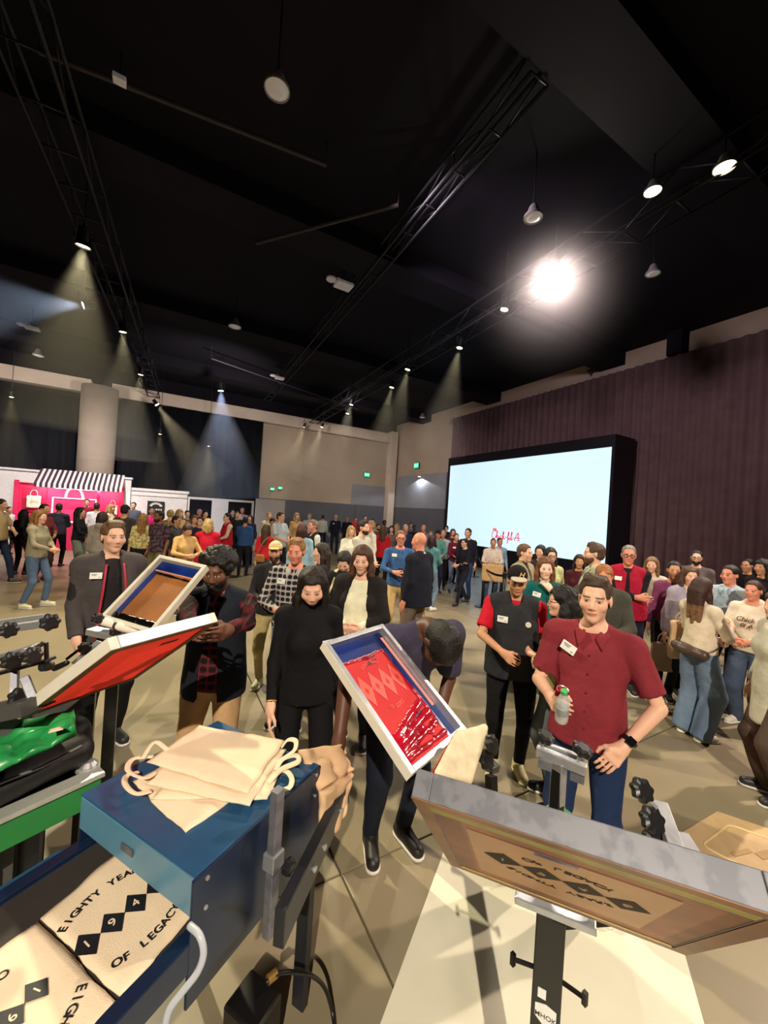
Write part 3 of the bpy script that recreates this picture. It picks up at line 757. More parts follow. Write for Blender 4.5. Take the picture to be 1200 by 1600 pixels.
# script wordmark on the display: strokes in (u to the right, v up), letter height about 1
def stroke(pts, n=8):
    P = [np.array(p, float) for p in pts]; P = [2*P[0]-P[1]]+P+[2*P[-1]-P[-2]]; out = []
    for i in range(1, len(P)-2):
        for k in range(n):
            q = k/n; a, b_, c, d = P[i-1:i+3]
            out.append(.5*((2*b_)+(-a+c)*q+(2*a-5*b_+4*c-d)*q*q+(-a+3*b_-3*c+d)*q**3))
    out.append(P[-2]); return out
S_ = [[(1.25, 1.75), (1.1, 2.05), (.75, 2.0), (.35, 1.5), (.15, .8), (.3, .2), (.8, .0), (1.3, .25), (1.6, .6)],           # C
      [(.55, 2.05), (.4, 2.35), (.75, 2.25), (.8, 2.6), (1.05, 2.3), (1.4, 2.55), (1.35, 2.2), (1.7, 2.1), (1.45, 1.95), (1.2, 1.75)],   # comb and beak
      [(1.6, .6), (2.0, 1.6), (1.95, 2.0), (1.8, 1.6), (1.75, .1), (1.95, .75), (2.2, .8), (2.25, .2), (2.45, .1), (2.7, .5)],   # h
      [(2.7, .8), (2.65, .2), (2.9, .1), (3.1, .4)], [(2.75, 1.15), (2.78, 1.2)],                                                # i
      [(3.6, .7), (3.35, .85), (3.1, .5), (3.25, .1), (3.6, .2), (3.8, .5)],                                                     # c
      [(3.8, .5), (4.1, 1.6), (3.95, 1.95), (3.85, 1.4), (3.85, .05)], [(4.3, .85), (3.95, .5), (4.3, .1), (4.6, .35)],            # k
      [(4.75, .6), (5.15, .6)],
      [(5.3, .4), (5.75, 1.5), (5.65, 2.0), (5.5, 1.5), (5.45, -.5), (5.35, -.7), (5.6, .1), (5.9, .4)],                          # f
      [(5.95, .8), (5.9, .2), (6.15, .1), (6.35, .4)], [(6.0, 1.15), (6.03, 1.2)],                                               # i
      [(6.35, .4), (6.75, 1.7), (6.6, 2.0), (6.5, 1.4), (6.55, .15), (6.8, .15), (7.0, .4)],                                     # l
      [(7.1, .6), (7.5, .6)],
      [(7.5, .0), (8.1, 1.3), (8.55, 1.95), (8.6, 1.2), (8.65, .1), (9.1, .2)], [(7.8, .65), (8.4, .75), (9.2, .6)]]              # A
b = MB(); sc_ = .172
for st in S_:
    pts = [(12.01-t.location.x, 11.85-u_*sc_*.95-t.location.y, 1.34+v_*sc_*.95-u_*.0-t.location.z) for u_, v_ in stroke(st)]
    b.tube(pts, .015, 6)
b.build('wordmark', mat('logo_red', (196, 34, 62), .5, emit=.9, var=0), t, label='red script shop name with a rooster comb on the capital letter')

# ---- exit signs and a downlight
def exit_sign(x, y, z, wall, lab, sc=1.0):
    t = thing('exit_sign', lab, 'exit sign', (x, y, z), -PI/2 if wall == 'r' else 0, 'green exit signs on the hall walls')
    b = MB(); b.box((0, .04, 0), (.44*sc, .08, .30*sc), bev=.01); b.build('casing', mat('sign_casing', (50, 80, 70), .5), t)
    b = MB(); b.box((0, -.006, 0), (.40*sc, .012, .26*sc)); b.build('face', mat('exit_green', (40, 205, 150), .5, emit=1.1, var=0), t)
    tmesh('EXIT', .17*sc, 'exit_letters', mat('exit_letter', (225, 255, 245), .5, emit=1.2, var=0), t, Matrix.Translation((0, -.016, 0)) @ Matrix.Rotation(PI/2, 4, 'X'), .002)
    b = MB(); b.cyl((0, .04, .15*sc), (0, .04, .24*sc), .015, n=8); b.build('mount', mat('sign_casing', (50, 80, 70), .5), t)
exit_sign(11.6, WY-.16, 4.6, 'b', 'green exit sign on the back wall just left of the corner pilaster')
exit_sign(5.42, WY-.16, 3.12, 'b', 'small green exit sign low on the back wall, the farther left of two', .6)
exit_sign(5.88, WY-.16, 3.22, 'b', 'small green exit sign low on the back wall, right of its twin', .6)
exit_sign(WX-.12, 20.3, 5.25, 'r', 'green exit sign high on the tan side wall above the grey recess', 1.25)
t = thing('downlight', 'small white lit downlight above the grey recess on the side wall', 'lamp', (13.55, 19.7, 4.5))
b = MB(); b.cyl((0, 0, 0), (0, 0, .06), .12, n=16); b.build('rim', m_beam, t); b = MB(); b.cyl((0, 0, -.01), (0, 0, .0), .09, n=16); b.build('lens', mat('downlight_lens', (255, 246, 226), emit=4), t)
l = bpy.data.lights.new('downlight_bulb', 'SPOT'); l.energy = 120; l.spot_size = 2.6; l.color = (.9, .93, 1); lo_ = bpy.data.objects.new('downlight_bulb', l); COL.objects.link(lo_); lo_.parent = t; lo_.location = (-.1, 0, -.05)

# ---- overhead: trusses, spots, pendants
m_alu_dark = mat('truss_metal', (30, 29, 36), .5, metal=.4)
def truss(name_lab, a, c, w=.5, nb=26, m=m_alu_dark):
    a = Vector(a); c = Vector(c); t = thing('truss', name_lab, 'truss', a); d = c-a; L = d.length; u_ = d.normalized(); s_ = u_.cross(Vector((0, 0, 1))).normalized()*w/2; v_ = Vector((0, 0, w/2))
    for q1 in (1, -1):
        for q2 in (1, -1):
            b = MB(); b.tube([s_*q1+v_*q2, d+s_*q1+v_*q2], .028, 6); b.build('chord', m, t, smooth=True)
    me = None
    for side in range(2):
        for i in range(nb):
            p = u_*(L*i/nb); q = u_*(L*(i+1)/nb); sg = 1 if side == 0 else -1
            b = MB(); b.tube([p+s_*sg-v_, q+s_*sg+v_] if i % 2 else [p+s_*sg+v_, q+s_*sg-v_], .014, 5); b.build('brace', m, t, smooth=True)
    for i in range(nb+1):
        p = u_*(L*i/nb); b = MB(); b.tube([p+s_-v_, p-s_-v_], .016, 5); b.build('rung', m, t, smooth=True)
    for i in (0.1, .5, .9):
        p = d*i; b = MB(); b.tube([p+v_, Vector((p.x, p.y, ZC-a.z))], .012, 5); b.build('hanger', m, t)
    return t
truss('long black lighting truss carrying the brightest spotlight towards the far wall', (6.9, 1.5, 7.55), (7.5, 22.6, 7.55))
truss('long dark lighting truss overhead on the side of the pink booth', (-1.9, 3.0, 7.45), (-.8, 22.6, 7.45))
truss('slim dark truss overhead midway between the two lamp trusses', (3.9, 3.5, 8.0), (4.5, 21.5, 8.0), .3, 22)
m_can = mat('lamp_housing', (18, 18, 22), .45, metal=.3)
def spotlight(p, aim, lab, col=(255, 214, 140), power=0, strength=30, s_=1.0, group=None, size=34, haze=0, hd=.05, hl=3.2):
    t = thing('spotlight', lab, 'spotlight', p); a = Vector(aim)-Vector(p); a.normalize(); q = a.to_track_quat('-Z', 'Y').to_matrix().to_4x4()
    b = MB(); b.lathe([(.05, .30), (.09, .27), (.10, .05), (.125, .0), (.125, -.03), (.11, -.03), (.10, .01)], n=20, M=q @ Matrix.Scale(s_, 4)); b.build('housing', m_can, t, smooth=False)
    b = MB(); b.lathe([(.0, .004), (.10, .004), (.10, -.006), (0, -.006)], n=20, M=q @ Matrix.Scale(s_, 4)); b.build('lens', mat('lamp_lens_%d_%d' % (col[2], strength), col, emit=strength, var=0), t)
    b = MB(); b.tube([(-.13*s_, 0, .1), (-.13*s_, 0, .30), (.13*s_, 0, .30), (.13*s_, 0, .1)], .012, 6); b.tube([(0, 0, .30), (0, 0, .42)], .02, 6); b.build('yoke', m_can, t); b = MB(); b.tube([(0, 0, .40), (0, 0, ZC-p[2])], .012, 5); b.build('hanger', m_can, t)
    if power:
        l = bpy.data.lights.new('lamp_beam', 'SPOT'); l.energy = power; l.color = lin(col); l.spot_size = R_(size); l.spot_blend = .5; l.shadow_soft_size = .06
        o = bpy.data.objects.new('lamp_beam', l); COL.objects.link(o); o.parent = t; o.location = a*.06; o.rotation_euler = a.to_track_quat('-Z', 'Y').to_euler()
    if haze:
        tn = math.tan(R_(size)/2); b = MB(); n = 8
        prof = [(.06, -.08), (.06+hl*tn*.33, -.08-hl*.33), (.06+hl*tn, -.08-hl), (0, -.08-hl-.01)]; prof = [(0, -.075)]+prof
        b.lathe(prof, n=28, M=q)
        mm = bpy.data.materials.get('haze_%g' % (hd*haze))
        if mm is None:
            mm = bpy.data.materials.new('haze_%g' % (hd*haze)); mm.use_nodes = True; nt = mm.node_tree; nt.nodes.remove(nt.nodes['Principled BSDF'])
            vs = nt.nodes.new('ShaderNodeVolumeScatter'); vs.inputs['Density'].default_value = hd*haze; vs.inputs['Anisotropy'].default_value = .25
            nt.links.new(vs.outputs[0], nt.nodes['Material Output'].inputs['Volume'])
        ho = b.build('haze_beam', mm, None, kind='stuff'); ho.location = [float(v) for v in p]; tag(ho, 'pale haze in the beam of the '+lab.split(',')[0].replace('lit ', ''), 'haze')
    return t
spotlight(KEY, (1.6, 1.6, 0), 'dazzling spotlight, the brightest lamp in the hall, above the big screen', (255, 244, 226), strength=400, s_=2.0)  # lamp scaled up to take in its glare
mk = bpy.data.materials.new('haze_glow'); mk.use_nodes = True; mk.node_tree.nodes.remove(mk.node_tree.nodes['Principled BSDF'])  # haze ball added to give the lamp its flare-like glow
vs = mk.node_tree.nodes.new('ShaderNodeVolumeScatter'); vs.inputs['Anisotropy'].default_value = .5; vs.inputs['Color'].default_value = (1, .88, 1, 1)
_n = mk.node_tree.nodes.new; _l = mk.node_tree.links.new; RG = 2.1
tc = _n('ShaderNodeTexCoord'); mp = _n('ShaderNodeMapping'); mp.inputs['Scale'].default_value = (1/RG,)*3; gr = _n('ShaderNodeTexGradient'); gr.gradient_type = 'SPHERICAL'
pw = _n('ShaderNodeMath'); pw.operation = 'POWER'; pw.inputs[1].default_value = 2.2; ml = _n('ShaderNodeMath'); ml.operation = 'MULTIPLY'; ml.inputs[1].default_value = .075
_l(tc.outputs['Object'], mp.inputs[0]); _l(mp.outputs[0], gr.inputs[0]); _l(gr.outputs['Fac'], pw.inputs[0]); _l(pw.outputs[0], ml.inputs[0]); _l(ml.outputs[0], vs.inputs['Density'])
mk.node_tree.links.new(vs.outputs[0], mk.node_tree.nodes['Material Output'].inputs['Volume'])
b = MB(); bmesh.ops.create_icosphere(b.bm, subdivisions=3, radius=RG); ho = b.build('haze_glow', mk, None, kind='stuff'); ho.location = (KEY[0]-.15, KEY[1]-.1, KEY[2]-.25); tag(ho, 'added ball of haze for the glow around the dazzling spotlight above the screen', 'haze')
g = 'spotlights along the truss above the big screen'
for (px, py), lab, hz in (((788, 483), 'lit spotlight on the truss directly below the dazzling lamp', 0), ((718, 543), 'second lit spotlight below the dazzling lamp along its truss, with a short beam', 1),
        ((637, 577), 'third lit spotlight below the dazzling lamp along its truss', 1), ((612, 605), 'fourth lit spotlight below the dazzling lamp along its truss', 1),
        ((549, 632), 'fifth lit spotlight below the dazzling lamp along its truss', 1), ((543, 646), 'small lit spotlight hanging just under the fifth on the screen-side truss', 0),
        ((503, 667), 'small lit spotlight near the far end of the screen-side truss', 1), ((475, 667), 'bright spotlight at the far end of the screen-side truss, shining down the tan wall', 1)):
    p = atz(px, py, 6.95); aim = (p[0]-1.2+(-.6 if py > 660 else 0), p[1]+.3, 0)
    if p[1] > 22: p = aty(px, py, 21.8)
    spotlight(p, aim, lab, (255, 240, 190), 320 if hz else 0, 25, .8, g, 30, hz*(3 if py > 660 else 1.3), .05, 3.0)
g = 'spotlights along the truss on the booth side'
for (px, py), lab, col, aim, hz, pw, sz, hl in (((130, 383), 'large warm spotlight nearest on the booth-side truss, with a broad yellow beam', (255, 238, 184), (-2.0, 10.6, 0), 1, 900, 44, 3.4),
        ((131, 477), 'cool white spotlight on the booth-side truss throwing a pale blue beam sideways', (205, 225, 255), (-12, 9.5, 2.6), 1, 900, 46, 5.0),
        ((192, 518), 'warm spotlight halfway along the booth-side truss', (255, 238, 184), (-.9, 13.8, 0), 1, 500, 34, 3.6),
        ((220, 585), 'warm spotlight on the booth-side truss above the wide column', (255, 238, 184), (-1.6, 18.0, 0), 1, 400, 34, 3.2),
        ((245, 632), 'warm spotlight at the far end of the booth-side truss aimed right', (255, 236, 184), (3.0, 20.4, 1.5), 1.3, 900, 30, 4.4),
        ((345, 610), 'intense blue-white spotlight alone between the trusses near the far wall', (190, 210, 255), (2.2, 17.5, 2), 1.6, 900, 46, 4.5)):
    p = atz(px, py, 6.85)
    if p[1] > 22: p = aty(px, py, 21.6)
    spotlight(p, aim, lab, col, pw, 45 if px in (130, 345) else 28, 1.1 if px in (130, 345) else .9, g, sz, hz, .05, hl)
for (px, py), Y, lab in (((250, 678), 21.2, 'small warm lamp glowing against the black drape right of the column'), ((326, 697), 21.2, 'small warm lamp glowing low on the black drape, above the dark windows'),
        ((18, 620), 21.0, 'small warm lamp under the beam at the far left of the hall')):
    p = aty(px, py, Y); spotlight(p, (p[0]+.1, p[1]-.1, 0), lab, (255, 226, 150), 200, 25, .8, 'small lamps by the far wall', 34, 1, .05, 3.0)
m_off = mat('pendant_glass', (214, 206, 200), .25, coat=.3)
def pendant(px, py, z, lab, lit=0, s_=1.0):
    p = atz(px, py, z); t = thing('pendant_lamp', lab, 'pendant lamp', p)
    b = MB(); b.lathe([(.05, .20), (.07, .17), (.11, .06), (.15, .02), (.155, -.02), (.145, -.02), (.13, .02)], n=24, M=Matrix.Scale(s_, 4)); b.build('shade', mat('pendant_shade', (150, 146, 146), .35, metal=.5), t)
    b = MB(); b.lathe([(0, -.035), (.08, -.03), (.14, -.005), (.14, .01), (0, .01)], n=24, M=Matrix.Scale(s_, 4)); b.build('lens', mat('pendant_lit', (255, 224, 170), emit=9, var=0) if lit else mat('pendant_frosted', (214, 208, 204), .3, emit=.12), t)  # unlit lenses get a faint emission of their own
    b = MB(); b.tube([(0, 0, .18*s_), (0, 0, ZC-p[2])], .012, 6); b.build('stem', m_can, t)
pendant(433, 139, 7.2, 'unlit silver bell pendant lamp alone high in the near ceiling', s_=1.0)
pendant(833, 339, 7.2, 'unlit silver pendant lamp hanging right above the dazzling spotlight')
pendant(1020, 427, 7.4, 'unlit silver pendant lamp right of the dazzling spotlight', s_=.9)
pendant(367, 510, 7.4, 'unlit bell pendant lamp deep in the dark ceiling, above the blue-white spotlight', s_=1.2)
pendant(1132, 261, 7.3, 'warm lit pendant lamp nearest the top corner over the curtain', 1, .9)
pendant(1020, 298, 7.3, 'pale lit pendant lamp between the warm pendant and the dazzling spotlight', 1, .8)
pendant(660, 652, 7.3, 'small pendant lamp far off above the corner of the hall')
pendant(60, 555, 7.5, 'small unlit pendant lamp above the beam at the far left', s_=1.2)
m_wht = mat('access_point_white', (225, 220, 224), .5, emit=.05)  # faint emission lifts the white casings out of the dark ceiling
def box_unit(px, py, z, lab, w=.5, disc=True):
    p = atz(px, py, z); t = thing('ceiling_unit', lab, 'ceiling unit', p)
    b = MB(); b.box((0, 0, 0), (w, w*.8, .07), bev=.01); b.build('panel', m_wht, t)
    if disc: b = MB(); b.lathe([(0, -.02), (.10, -.02), (.13, .0), (.12, .04), (0, .05)], (-w*.75, w*.1, .05), 20); b.build('disc', m_wht, t, smooth=True); b = MB(); b.tube([(-w*.65, 0, .08), (-w*.3, 0, .14), (0, 0, .05)], .012, 6); b.build('cable', m_wht, t)
    b = MB(); b.tube([(0, 0, .03), (0, 0, ZC-p[2])], .01, 5); b.build('stem', m_can, t)
box_unit(537, 446, 7.7, 'white square unit and disc on the slim truss under the middle of the ceiling', .42)
box_unit(437, 591, 7.6, 'smaller white unit with two discs farther along the slim truss', .36)
box_unit(50, 513, 7.6, 'white unit and disc hanging at the left edge of the ceiling', .38)
box_unit(187, 125, 7.9, 'pale green small box on the long ceiling pipe', .16, False)
m_pipe = mat('ceiling_pipe', (52, 46, 56), .6)
for a, c, lab in ((atz(60, 80, 7.9), atz(510, 258, 7.9), 'long straight pipe across the near ceiling, from the booth-side truss'), (atz(400, 380, 7.7), atz(622, 320, 7.7), 'short pale strut between the slim truss and the ceiling centre'),
               (atz(330, 560, 7.8), atz(560, 640, 7.8), 'thin pipe near the far end of the ceiling')):
    b = MB(); b.tube([a, c], .035, 8); b.tube([a, (a[0], a[1], ZC)], .012, 5); b.tube([c, (c[0], c[1], ZC)], .012, 5); tag(b.build('ceiling_pipe', m_pipe), lab, 'pipe')

# ---- booth and partition panels on Y = 19
YB = 19.0
m_bw = mat('booth_white', (232, 226, 222), .6); m_pink = mat('booth_pink', (226, 42, 92), .55, var=.04)
t = thing('pink_booth', 'hot pink and white merchandise booth with striped awning against the far drape', 'booth', (-3.3, YB, 0))
relbox(t, 'header', (-9, YB, 2.42), (-1.28, YB+.3, 2.9), m_bw); relbox(t, 'header_cap', (-9, YB-.06, 2.84), (-1.24, YB+.36, 2.92), m_bw, .01)
relbox(t, 'side_wall', (-9.0, YB, 0), (-4.85, YB+.3, 2.42), m_bw); relbox(t, 'side_wall', (-1.55, YB, 0), (-1.28, YB+.3, 2.42), m_bw)
relbox(t, 'pink_wall', (-4.85, YB+.12, 0), (-1.55, YB+.25, 2.5), m_pink)
relbox(t, 'post', (-4.85, YB-.05, 0), (-4.72, YB+.12, 2.5), m_pink); relbox(t, 'post', (-2.35, YB-.35, .9), (-2.25, YB-.25, 2.45), m_pink); relbox(t, 'post', (-1.62, YB-.05, 0), (-1.5, YB+.12, 2.5), m_pink)
relbox(t, 'counter', (-4.3, YB-.7, 0), (-1.9, YB-.2, 1.0), m_pink, .01); relbox(t, 'countertop', (-4.35, YB-.75, 1.0), (-1.85, YB-.15, 1.05), m_bw, .01)
relbox(t, 'light_strip', (-3.65, YB-.30, 2.28), (-2.45, YB-.26, 2.36), mat('booth_strip', (255, 214, 222), emit=6, var=0))
# awning: separate bands of cloth
nb = 34; x0, x1 = -4.15, -1.52
for i in range(nb):
    a, c = x0+(x1-x0)*i/nb, x0+(x1-x0)*(i+1)/nb; p = Vector(t.location); b = MB()
    for A_, B_ in (((YB+.05, 2.98), (YB-.75, 2.42)), ((YB-.75, 2.42), (YB-.77, 2.28))):
        b.prism([Vector((a, A_[0], A_[1]))-p, Vector((c, A_[0], A_[1]))-p, Vector((c, B_[0], B_[1]))-p, Vector((a, B_[0], B_[1]))-p], (0, -.2, 1), .015)
    b.build('awning_stripe', mat('awning_white', (238, 226, 228), .8) if i % 2 else mat('awning_dark', (66, 44, 56), .8), t)
# big line drawing of a bag, as raised white moulding
b = MB(); P_ = lambda x, z: Vector((x, YB+.10, z))-Vector(t.location)
b.beam(P_(-3.78, 1.92), P_(-2.4, 1.92), .04, .05, (0, 1, 0)); b.beam(P_(-3.76, .9), P_(-3.76, 1.94), .05, .04, (0, 1, 0)); b.beam(P_(-2.42, .9), P_(-2.42, 1.94), .05, .04, (0, 1, 0))
b.tube([P_(x, z) for x, z in stroke([(-3.38, 1.94), (-3.34, 2.18), (-3.2, 2.32), (-3.02, 2.32), (-2.9, 2.18), (-2.84, 1.94)])], .045, 8)
b.build('bag_outline', m_bw, t)
# two display totes on the pink wall
def mini_tote(x, y, z, w, h, lab, m, handles=.16, rz=0, group=None, tilt=0):
    t = thing('tote_bag', lab, 'bag', (x, y, z), rz, group); t.rotation_euler.x = tilt
    V, Q = sdf_mesh([bx((0, 0, 0), (w/2, .035 if w < .5 else .05, h/2), .03)], max(w/26, .008), smooth=1)
    V = V+vnormals(V, Q)*(folds(V*4, 10, int(x*7) % 50)*.006)[:, None]; link('bag_body', mesh_from('bag_body', V, Q, m), t)
    for s_ in (1, -1):
        b = MB(); b.tube([(q[0]*w*.25, s_*.03, h/2-.02+q[1]*handles) for q in stroke([(-1, -.1), (-.9, .6), (-.4, 1), (.4, 1), (.9, .6), (1, -.1)])], .012 if w < .5 else .014, 6, .4); b.build('handle', m, t, smooth=True)
    return t
m_canvas = mat('natural_canvas', (236, 212, 182), .9, bump=.2, bscale=300, spec=.1, var=.04)
m_canvas2 = mat('kraft_canvas', (206, 170, 122), .9, bump=.2, bscale=200, spec=.1)
relbox(t, 'niche_panel', (-4.62, YB+.05, 1.35), (-3.95, YB+.13, 2.25), mat('booth_pink_deep', (190, 26, 72), .55))
mini_tote(-4.28, YB-.05, 1.72, .42, .46, 'cream tote bag displayed on the pink booth wall left of the bag outline', m_canvas, .22)
mini_tote(-1.85, YB-.05, 1.55, .34, .40, 'cream tote bag displayed at the booth end nearest the column', m_canvas, .2)
l = bpy.data.lights.new('booth_glow', 'AREA'); l.energy = 60; l.color = (1, .75, .8); l.shape = 'RECTANGLE'; l.size = 2.6; l.size_y = .2
lo_ = bpy.data.objects.new('booth_glow', l); COL.objects.link(lo_); lo_.location = (-3.0, YB-.35, 2.3); lo_.rotation_euler = (R_(20), 0, 0)
# white partition with a black sign, dark windows, free panel
t = thing('white_partition', 'white moulded partition wall with a black print sign, next to the pink booth', 'partition', (-.2, YB, 0))
relbox(t, 'panel', (-1.26, YB+.05, 0), (.82, YB+.2, 2.42), m_bw); relbox(t, 'cap', (-1.26, YB, 2.40), (.88, YB+.24, 2.52), m_bw, .015); relbox(t, 'moulding', (-1.26, YB+.01, 2.22), (.84, YB+.06, 2.26), m_bw)
t = thing('wall_sign', 'black square sign with curved white lettering on the white partition', 'sign', (-.35, YB-.03, 1.7))
b = MB(); b.box((0, .03, 0), (.62, .04, .62)); b.build('board', mat('sign_black', (18, 18, 20), .5), t)
b = MB()
for k in range(9):
    a = PI*(.12+.76*k/8); b.box((.2*math.cos(a), 0, .06+.16*math.sin(a)), (.045, .01, .09), Matrix.Rotation(-(a-PI/2), 3, 'Y'))
for k in range(6): b.box((-.2+.08*k, 0, -.04), (.05, .01, .07))
b.build('lettering', mat('sign_white', (230, 228, 220), .5), t)
t = thing('window_partition', 'low white partition frame with two dark windows behind the crowd', 'partition', (2.2, YB, 0))
relbox(t, 'rail', (.85, YB, 2.20), (3.66, YB+.12, 2.3), m_bw)
for a, c in ((.85, .92), (1.82, 2.52), (3.56, 3.66)): relbox(t, 'panel', (a, YB, 0), (c, YB+.12, 2.2), m_bw)
for a, c in ((.92, 1.82), (2.52, 3.56)): relbox(t, 'window', (a, YB+.03, 0), (c, YB+.09, 2.2), mat('dark_glass', (24, 26, 34), .15))
t = thing('free_panel', 'plain white free-standing panel at the end of the partition row', 'partition', (4.3, YB-.6, 0))
relbox(t, 'panel', (3.62, YB-.6, 0), (4.98, YB-.5, 2.42), mat('panel_pinkish', (214, 200, 196), .7), .01)
for x in (3.9, 4.7): relbox(t, 'foot', (x-.03, YB-.9, 0), (x+.03, YB-.2, .04), m_bw)

# stanchions with belts by the screen
m_st = mat('stanchion_black', (14, 14, 16), .35)
st_p = [atz(753, 948, .0), atz(784, 968, 0), atz(701, 905, 0), atz(741, 901, 0)]
labs = ['black belt stanchion in front of the man in the cream hoodie', 'black belt stanchion just right of the cream hoodie man with the big tote', 'black belt stanchion beside the people in maroon by the screen corner', 'black belt stanchion behind the pair by the screen corner']
for i, (p, lb) in enumerate(zip(st_p, labs)):
    t = thing('belt_stanchion', lb, 'stanchion', (p[0], p[1], 0), 0, 'belt stanchions by the screen')
    b = MB(); b.lathe([(.18, 0), (.18, .02), (.06, .035), (.03, .05)], n=24); b.build('base', m_st, t)
    b = MB(); b.cyl((0, 0, .04), (0, 0, .93), .032, n=14); b.build('post', m_st, t, smooth=True); b = MB(); b.cyl((0, 0, .88), (0, 0, 1.0), .042, n=14); b.build('belt_head', m_st, t)
    nx = {0: 1, 2: 3, 3: 0}.get(i)
    if nx is not None:
        q = Vector(st_p[nx])-Vector(p); q.z = 0; b = MB(); pts = [q*k/8+Vector((0, 0, .93-.05*math.sin(PI*k/8))) for k in range(9)]
        for A_, B_ in zip(pts, pts[1:]): b.beam(A_, B_, .004, .05)
        b.build('belt', m_st, t)
# ---------------------------------------------------------------- screens, dryers and presses in the foreground
def plane_frame(o, ux, uy):
    ux = Vector(ux).normalized(); uy = Vector(uy); uy = (uy-ux*uy.dot(ux)).normalized(); n = ux.cross(uy)
    M = Matrix((ux, uy, n)).transposed().to_4x4(); M.translation = Vector(o); return M
def arc_text(body, size, m, parent, F_, c, R, a0, da, name='lettering', up=1, mirror=False):
    """letters on an arc in the plane frame F_ (x along the text, y up)"""
    bms = []
    for i, ch in enumerate(body):
        if ch == ' ': continue
        a = a0+da*i
        L = Matrix.Translation((c[0]+R*math.sin(a), c[1]+up*R*math.cos(a), .0006)) @ Matrix.Rotation(-a*up, 4, 'Z')
        if mirror: L = Matrix.Scale(-1, 4, (1, 0, 0)) @ L
        o = tmesh(ch, size, name, m, parent, F_ @ L); bms.append(o)
    # one flat print: join the letters
    me = bpy.data.meshes.new(name); b = bmesh.new()
    for o in bms: b.from_mesh(o.data)
    b.to_mesh(me); b.free(); me.materials.append(m)
    for o in bms: bpy.data.objects.remove(o)
    return link(name, me, parent)
def diamonds(m, md, parent, F_, cs, r, digits, mirror=False):
    for c, dg_ in zip(cs, digits):
        b = MB(); T_ = Matrix.Translation((c[0], c[1], 0)); b.prism([F_ @ T_ @ Vector(p) for p in ((r, 0, 0), (0, r*1.4, 0), (-r, 0, 0), (0, -r*1.4, 0))], (F_.to_3x3() @ Vector((0, 0, 1))), .0008)
        d = b.build('printed_diamond', m, parent)
        L = Matrix.Translation((c[0], c[1], .0012))
        if mirror: L = L @ Matrix.Scale(-1, 4, (1, 0, 0))
        tmesh(dg_, r*1.15, 'digit', md, d, F_ @ L, .0003)
m_alu = mat('aluminium', (196, 198, 204), .38, metal=.75, var=.15, scale=14, bump=.05)
m_alu_old = mat('scuffed_aluminium', (118, 118, 126), .5, metal=.5, var=.3, scale=22, kind='blotch', rgb2=(104, 104, 112))
m_cream = mat('cream_rail', (226, 218, 202), .5, var=.05)
m_wood = mat('stained_rail', (128, 84, 44), .55, var=.25, scale=20)
m_knob = mat('knob_black', (22, 22, 24), .4)
def scr(p): return [Vector(q) for q in p]
def frame(name, lab, P, t, rw, m_rail, m_long, under, mesh_m, cat='screen frame'):
    """P: corners of the face the photo shows; the frame body lies behind it (thickness t)"""
    P = scr(P); o = sum(P, Vector())/4; root = thing(name, lab, cat, o)
    e1 = (P[1]-P[0]); e2 = (P[3]-P[0]); w, l = e1.length, e2.length; e1.normalize(); e2.normalize(); n = e1.cross(e2).normalized()
    cam_v = (Vector(CC)-o)
    if n.dot(cam_v) < 0: n = -n
    Fm = Matrix((e1, e2, e1.cross(e2))).transposed(); s_ = 1 if e1.cross(e2).dot(n) > 0 else -1
    L = lambda x, y, z: e1*x+e2*y+n*z-(e1*w/2+e2*l/2)
    def rail(a, c, m):
        b = MB(); y = (c-a).normalized(); x = y.cross(n).normalized(); M = Matrix((x, y, n)).transposed()
        b.box((a+c)/2, (rw, (c-a).length, t), M, .002); return b.build('rail', m, root)
    h = -t/2
    rail(L(rw/2, 0, h), L(rw/2, l, h), m_long); rail(L(w-rw/2, 0, h), L(w-rw/2, l, h), m_long)
    rail(L(rw, rw/2, h), L(w-rw, rw/2, h), m_rail); rail(L(rw, l-rw/2, h), L(w-rw, l-rw/2, h), m_rail)
    zm = -.0015 if under else -t+.003
    M = Matrix((e1, e2, n)).transposed(); q_ = rw*.8; link('print_mesh', mesh_from('print_mesh', [L(q_, q_, zm), L(w-q_, q_, zm), L(w-q_, l-q_, zm), L(q_, l-q_, zm)], [[0, 1, 2, 3]], mesh_m, False), root)
    return root, L, w, l, n, e1, e2, zm, M
def on_frame(P, px, py):
    P = scr(P); e1 = (P[1]-P[0]); e2 = (P[3]-P[0]); n = e1.cross(e2).normalized(); v = Vector(ray(px, py)); c = Vector(CC)
    s_ = (P[0]-c).dot(n)/v.dot(n); q = c+v*s_-P[0]; return q.dot(e1.normalized()), q.dot(e2.normalized())
def patch(L, M, x0, y0, x1, y1, z, t, m, name, root, bev=0):
    b = MB(); b.box(L((x0+x1)/2, (y0+y1)/2, z), (abs(x1-x0), abs(y1-y0), t), M, bev); return b.build(name, m, root)

